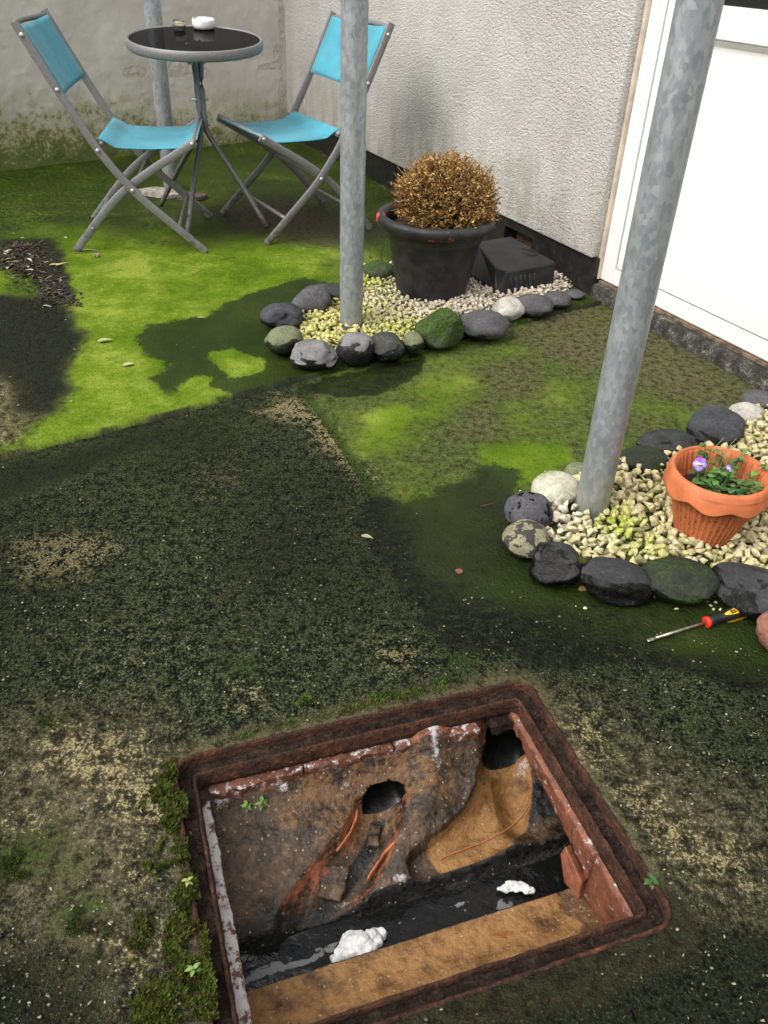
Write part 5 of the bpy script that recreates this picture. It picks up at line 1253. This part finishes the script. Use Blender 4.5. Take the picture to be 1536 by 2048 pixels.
# ------------------------------------------------------------------ moss, weeds, leaves, litter
def blades(name, label, regions, n, hmin, hmax, cols, seed, wd=.0012, thr=.56, amp=9., ed=.016):
    rs = random.Random(seed); mb = MB()
    tot = sum(r[1] for r in regions)
    for poly, wt in regions:
        P = GP(poly); xs_ = [p.x for p in P]; ys_ = [p.y for p in P]; need = int(n*wt/tot)
        cx_ = np.array([rs.uniform(min(xs_)-.02, max(xs_)+.02) for _ in range(need*4)]); cy_ = np.array([rs.uniform(min(ys_)-.02, max(ys_)+.02) for _ in range(need*4)])
        sd = poly_sd(cx_, cy_, P); nz2 = fbm(cx_, cy_, 45, 3, seed); u, v = uv_of(cx_, cy_); fsd = rrect_sd(u, v, DW, DD, DR)
        sc = -sd/ed + (nz2-thr)*amp; ok = np.where((sc > .1) & (fsd > -.014))[0][:need]
        for i in ok:
            x, y = cx_[i], cy_[i]; hump = min(1, max(.15, sc[i]*.6)); h = rs.uniform(hmin, hmax)*hump
            cl = mnoise.noise(Vector((x*60, y*60, 0))); c = lerp(cols[0], cols[1], min(1, max(0, .5+cl*.9+rs.gauss(0, .18))))
            if rs.random() < .12: c = cols[2]
            b0 = Vector((x, y, .001 + .006*hump*rs.random())); a = rs.uniform(0, 6.28); lean = Vector((math.cos(a), math.sin(a), 0))*h*rs.uniform(.2, .9); sd_v = Vector((-math.sin(a), math.cos(a), 0))*wd*rs.uniform(.7, 1.4)
            mb.add([b0-sd_v, b0+sd_v, b0+lean*.6+Vector((0, 0, h*.75))+sd_v*.7, b0+lean+Vector((0, 0, h))], [(0, 1, 2), (0, 2, 3)], c)
    o = mb.build(name, MAT['mosst'], None, smooth=False); return tag(o, label, 'moss', kind='stuff')
MG = [(.024, .042, .008), (.085, .130, .020), (.18, .20, .045)]
blades('moss', 'bright green moss growing along the rear edge of the drain frame', [([(450,1478),(520,1450),(640,1425),(760,1395),(830,1375),(835,1395),(700,1430),(560,1462),(470,1486)], 3), ([(700,1405),(840,1370),(910,1352),(905,1372),(830,1398)], 1.2), ([(590,1395),(620,1380),(640,1410),(600,1420)], .5)], 9000, .002, .0055, MG, 3, .0010, .50, 5., .007)
blades('moss', 'thick green moss cushions along the left edge of the drain frame', [([(310,1600),(340,1580),(385,1590),(400,1680),(410,1740),(360,1730),(300,1700),(295,1640)], 3), ([(330,1530),(375,1540),(370,1580),(330,1570)], .8), ([(260,1850),(330,1820),(410,1830),(440,1920),(470,2090),(250,2090),(250,1960),(300,1920),(255,1890)], 6), ([(340,1720),(400,1720),(415,1830),(350,1810)], 1.6)], 20000, .004, .011, [(.030, .040, .008), (.10, .14, .022), (.12, .08, .025)], 4)
blades('moss', 'low dark green moss patches on the concrete left of the drain', [([(130,1790),(200,1790),(215,1860),(160,1890),(120,1860)], 2), ([(60,1650),(150,1660),(160,1720),(110,1760),(40,1720)], 2), ([(0,1660),(60,1680),(40,1740),(0,1760)], 1.2), ([(120,1660),(170,1640),(160,1700),(110,1700)], 1), ([(60,1430),(130,1425),(125,1465),(75,1470)], .8), ([(0,770),(40,775),(50,815),(0,830)], .8), ([(20,1900),(60,1890),(50,1930),(10,1930)], .4)], 11000, .0015, .0035, [(.018, .030, .005), (.045, .070, .012), (.07, .09, .02)], 5, .0009, .58, 7., .03)
def weed(px, py, label, n, sz, z=.003, cols=GR, seed=1):
    rs = random.Random(seed); t = G(px, py, z); e = empty('weed_seedling', t, 0, label, 'weed', 'small weeds round the drain'); mb = MB(); ms = MB()
    ms.tube([(0, 0, -.002), (.001, .001, sz*.5)], .0007, 5, cap=False, col=(.15, .22, .06))
    for k in range(n):
        a = 2.4*k+rs.uniform(-.3, .3); leaf(mb, Vector((0, 0, sz*.3+.002*k)), Vector((math.cos(a), math.sin(a), .35)), sz*rs.uniform(.8, 1.2), sz*.28, tuple(c*rs.uniform(.85, 1.2) for c in rs.choice(cols)), .35)
    mb.build('leaves', MAT['leafy'], e); ms.build('stem', MAT['leafy'], e); return e
LG = [(.12, .22, .06), (.17, .28, .08)]
weed(388, 1945, 'seedling with pale green leaves in the moss left of the drain', 5, .010, .008, LG, 2)
weed(376, 1768, 'pale yellowish seedling leaning over the left drain frame', 5, .008, .010, [(.26, .30, .10), (.30, .33, .13)], 3)
weed(1300, 1772, 'small green seedling rooted in the right drain frame dirt', 7, .013, -.008, GR, 4)
u0 = uvz(510, 1622, -.088); pw = DO + DU*u0[0] + DV*u0[1]
for o_, sd_i in ((-.012, 5), (.012, 6)):
    e = weed(0, 0, 'torn sprig of green leaf lying on the drain benching, %s half' % ('left' if sd_i == 5 else 'right'), 8, .011, 0, LG, sd_i); e.location = pw + DU*o_ + Vector((0, 0, -.083)); e['group'] = 'leaf sprig on the benching'

def fallen(px, py, label, L, wd, col, rz, z=.003, seed=0):
    mb = MB(); leaf(mb, Vector((0, 0, 0)), Vector((1, .05, .12)), L, wd, col, .1, 6)
    p = G(px, py, z); o = mb.build('fallen_leaf', MAT['litter'], None, (p.x, p.y, z), rz=rz); o.data.polygons.foreach_set('use_smooth', [True]*len(o.data.polygons)); return tag(o, label, 'leaf', 'fallen leaves on the ground')
zb = .018
fallen(195, 683, 'pale curled leaf on the green algae beside the dark patch', .045, .010, (.42, .40, .20), .4, zb)
fallen(246, 731, 'small pale dry leaf at the edge of the damp blotch', .034, .008, (.50, .45, .30), .5, zb)
fallen(98, 530, 'yellow leaf lying below the left chair foot', .060, .008, (.42, .40, .16), .05, zb)
fallen(112, 531, 'thin yellow leaf crossing the leaf below the chair', .055, .006, (.48, .44, .20), .75, zb+.003)
fallen(1011, 645, 'dry beige leaf at the foot of the purplish grey stone', .040, .009, (.45, .38, .24), -.6, .006)
fallen(395, 635, 'pale leaf on the edge of the damp green blotch', .025, .004, (.42, .40, .24), .1, zb)
fallen(918, 1147, 'reddish brown leaf lying on the wet concrete', .016, .008, (.20, .09, .07), 1.5, .006)
fallen(160, 500, 'thin dry stalk beside the left chair foot', .075, .003, (.40, .36, .24), .02, zb+.004)
fallen(1158, 1180, 'tan leaf scrap beneath the angular dark stone', .025, .008, (.30, .22, .08), .2, .006)
fallen(723, 1071, 'pale leaf scrap on the dark wet concrete', .028, .006, (.34, .32, .20), -.4, .006)
p = G(195, 512, zb); lump('small_stone', 'little brown stone beside the left chair foot', 'pebble', p + Vector((0, 0, .004)), [((0, 0, 0), (.012, .009, .008))], simple('brown_pebble', (.24, .18, .12), .8, var=.4, sc=80), 4)

# litter: pile by the boundary wall corner, crumbs everywhere
rs = random.Random(77); mb = MB()
LC = [(.055, .045, .035), (.10, .08, .055), (.030, .025, .02), (.20, .17, .12), (.07, .055, .04), (.34, .30, .22)]
def litter_bit(p, L, wd, col):
    a = rs.uniform(0, 6.28); leaf(mb, p, Vector((math.cos(a), math.sin(a), rs.uniform(-.15, .35))), L, wd, col, rs.uniform(-.2, .5), 3)
pile = GP([(0,505),(30,495),(75,498),(95,530),(90,560),(120,580),(150,615),(110,612),(70,575),(30,560),(0,545)]); xs_ = [q.x for q in pile]; ys_ = [q.y for q in pile]
k = 0
while k < 900:
    x, y = rs.uniform(min(xs_)-.1, max(xs_)+.03), rs.uniform(min(ys_)-.03, max(ys_)+.03); s_ = poly_sd(np.array([x]), np.array([y]), pile)[0]
    if s_ + rs.gauss(0, .02) > .01: continue
    k += 1; c = rs.choice(LC) if rs.random() < .25 else rs.choice(LC[:3]); litter_bit(Vector((x, y, .014+rs.random()*.022*min(1, max(0, -s_/.05)))), rs.uniform(.012, .034), rs.uniform(.002, .006), tuple(q*rs.uniform(.7, 1.2) for q in c))
for px, py, L_q in ((12,503,.03),(16,505,.03),(55,517,.028),(66,540,.032),(30,466,.022),(128,474,.014),(43,476,.012)): litter_bit(G(px, py, .042), L_q, .006, (.55, .50, .38))
tag(mb.build('leaf_litter', MAT['litter'], None), 'heap of dark dead leaf litter at the left edge of the green slab', 'leaf litter', kind='stuff')
mb = MB()
for k in range(520):
    px, py = rs.uniform(0, 1536), rs.uniform(390, 2040); p = G(px, py)
    back = (p-J0).dot(N1) > 0; u, v = uv_of(p.x, p.y)
    if rrect_sd(u, v, DW, DD, DR) < .005 or (p-CX).dot(HN) < .02: continue
    kk = rs.random()
    if kk < .45: L, wd_ = rs.uniform(.003, .007), rs.uniform(.0012, .0025)
    elif kk < .75: L, wd_ = rs.uniform(.006, .014), rs.uniform(.0006, .0016)
    else: L, wd_ = rs.uniform(.004, .010), rs.uniform(.0015, .003)
    c = rs.choice([(.45, .43, .32), (.38, .36, .22), (.55, .53, .45), (.05, .04, .03), (.10, .08, .05), (.30, .26, .14)])
    f_ = 1. if back else .55; litter_bit(Vector((p.x, p.y, (.0165 if back else .004))), L*f_, wd_*f_, c)
tag(mb.build('debris', MAT['litter'], None), 'tiny leaf crumbs and bits scattered over the ground', 'debris', kind='stuff')
mb = MB()
for px, py, L, a in ((1130,1000,.06,.6),(960,1012,.05,.1),(420,1200,.05,.4),(440,520,.06,.3),(145,508,.06,.05),(750,660,.08,-.2),(600,668,.04,2),(560,706,.05,-.6),(930,640,.06,-.4)):
    p = G(px, py, .014); mb.tube([p, p+Vector((math.cos(a)*L*.5, math.sin(a)*L*.5, .006)), p+Vector((math.cos(a+.2)*L, math.sin(a+.2)*L, .002))], .0009, 5, col=(.09, .06, .035))
tag(mb.build('twigs', MAT['litter'], None), 'thin dry twigs scattered over the ground', 'debris', kind='stuff')
# weeds and crumbs along the foot of the plinth behind the second chair
mb = MB(); rs = random.Random(8)
for k in range(700):
    w_ = rs.uniform(.15, 1.55); off = abs(rs.gauss(0, .022))+.004; p = CX + HD*w_ + HN*off; c = rs.choice([(.06, .08, .015), (.10, .12, .03), (.22, .2, .1), (.05, .04, .03)])
    litter_bit(Vector((p.x, p.y, .012+rs.random()*.012)), rs.uniform(.006, .018), rs.uniform(.001, .003), c)
tag(mb.build('leaf_litter', MAT['litter'], None), 'dry leaf bits and weeds along the foot of the black plinth', 'leaf litter', kind='stuff')

# loose grit on the worn front concrete
rs = np.random.default_rng(91); VV = []; FF = []; CC = []; off = 0
while len(VV) < 2200:
    px, py = rs.uniform(-40, 1580), rs.uniform(1000, 2080); p = G(px, py); u, v = uv_of(p.x, p.y)
    if (p-J0).dot(N1) > -.02 or rrect_sd(u, v, DW, DD, DR) < .004: continue
    if fbm(np.array([p.x]), np.array([p.y]), 6, 3, 55)[0] < rs.uniform(.3, .62): continue
    hv, hf = HULLS[rs.integers(len(HULLS))]; s_ = rs.choice((.0010, .0013, .0017, .0023, .003))
    c = [(.05, .05, .042), (.10, .095, .075), (.20, .19, .14), (.30, .28, .20), (.07, .055, .04), (.025, .027, .024)][rs.integers(6)]
    VV.append(hv*s_ + np.array([p.x, p.y, s_*.4+.001])); FF.append(hf+off); off += len(hv); CC.append(np.tile(np.array(c), (len(hv), 1)))
tag(np_mesh('grit', np.vstack(VV), np.vstack(FF), MAT['gravel'], None, False, {'tint': np.vstack(CC)}), 'loose grit strewn over the worn concrete round the drain', 'grit', kind='stuff')
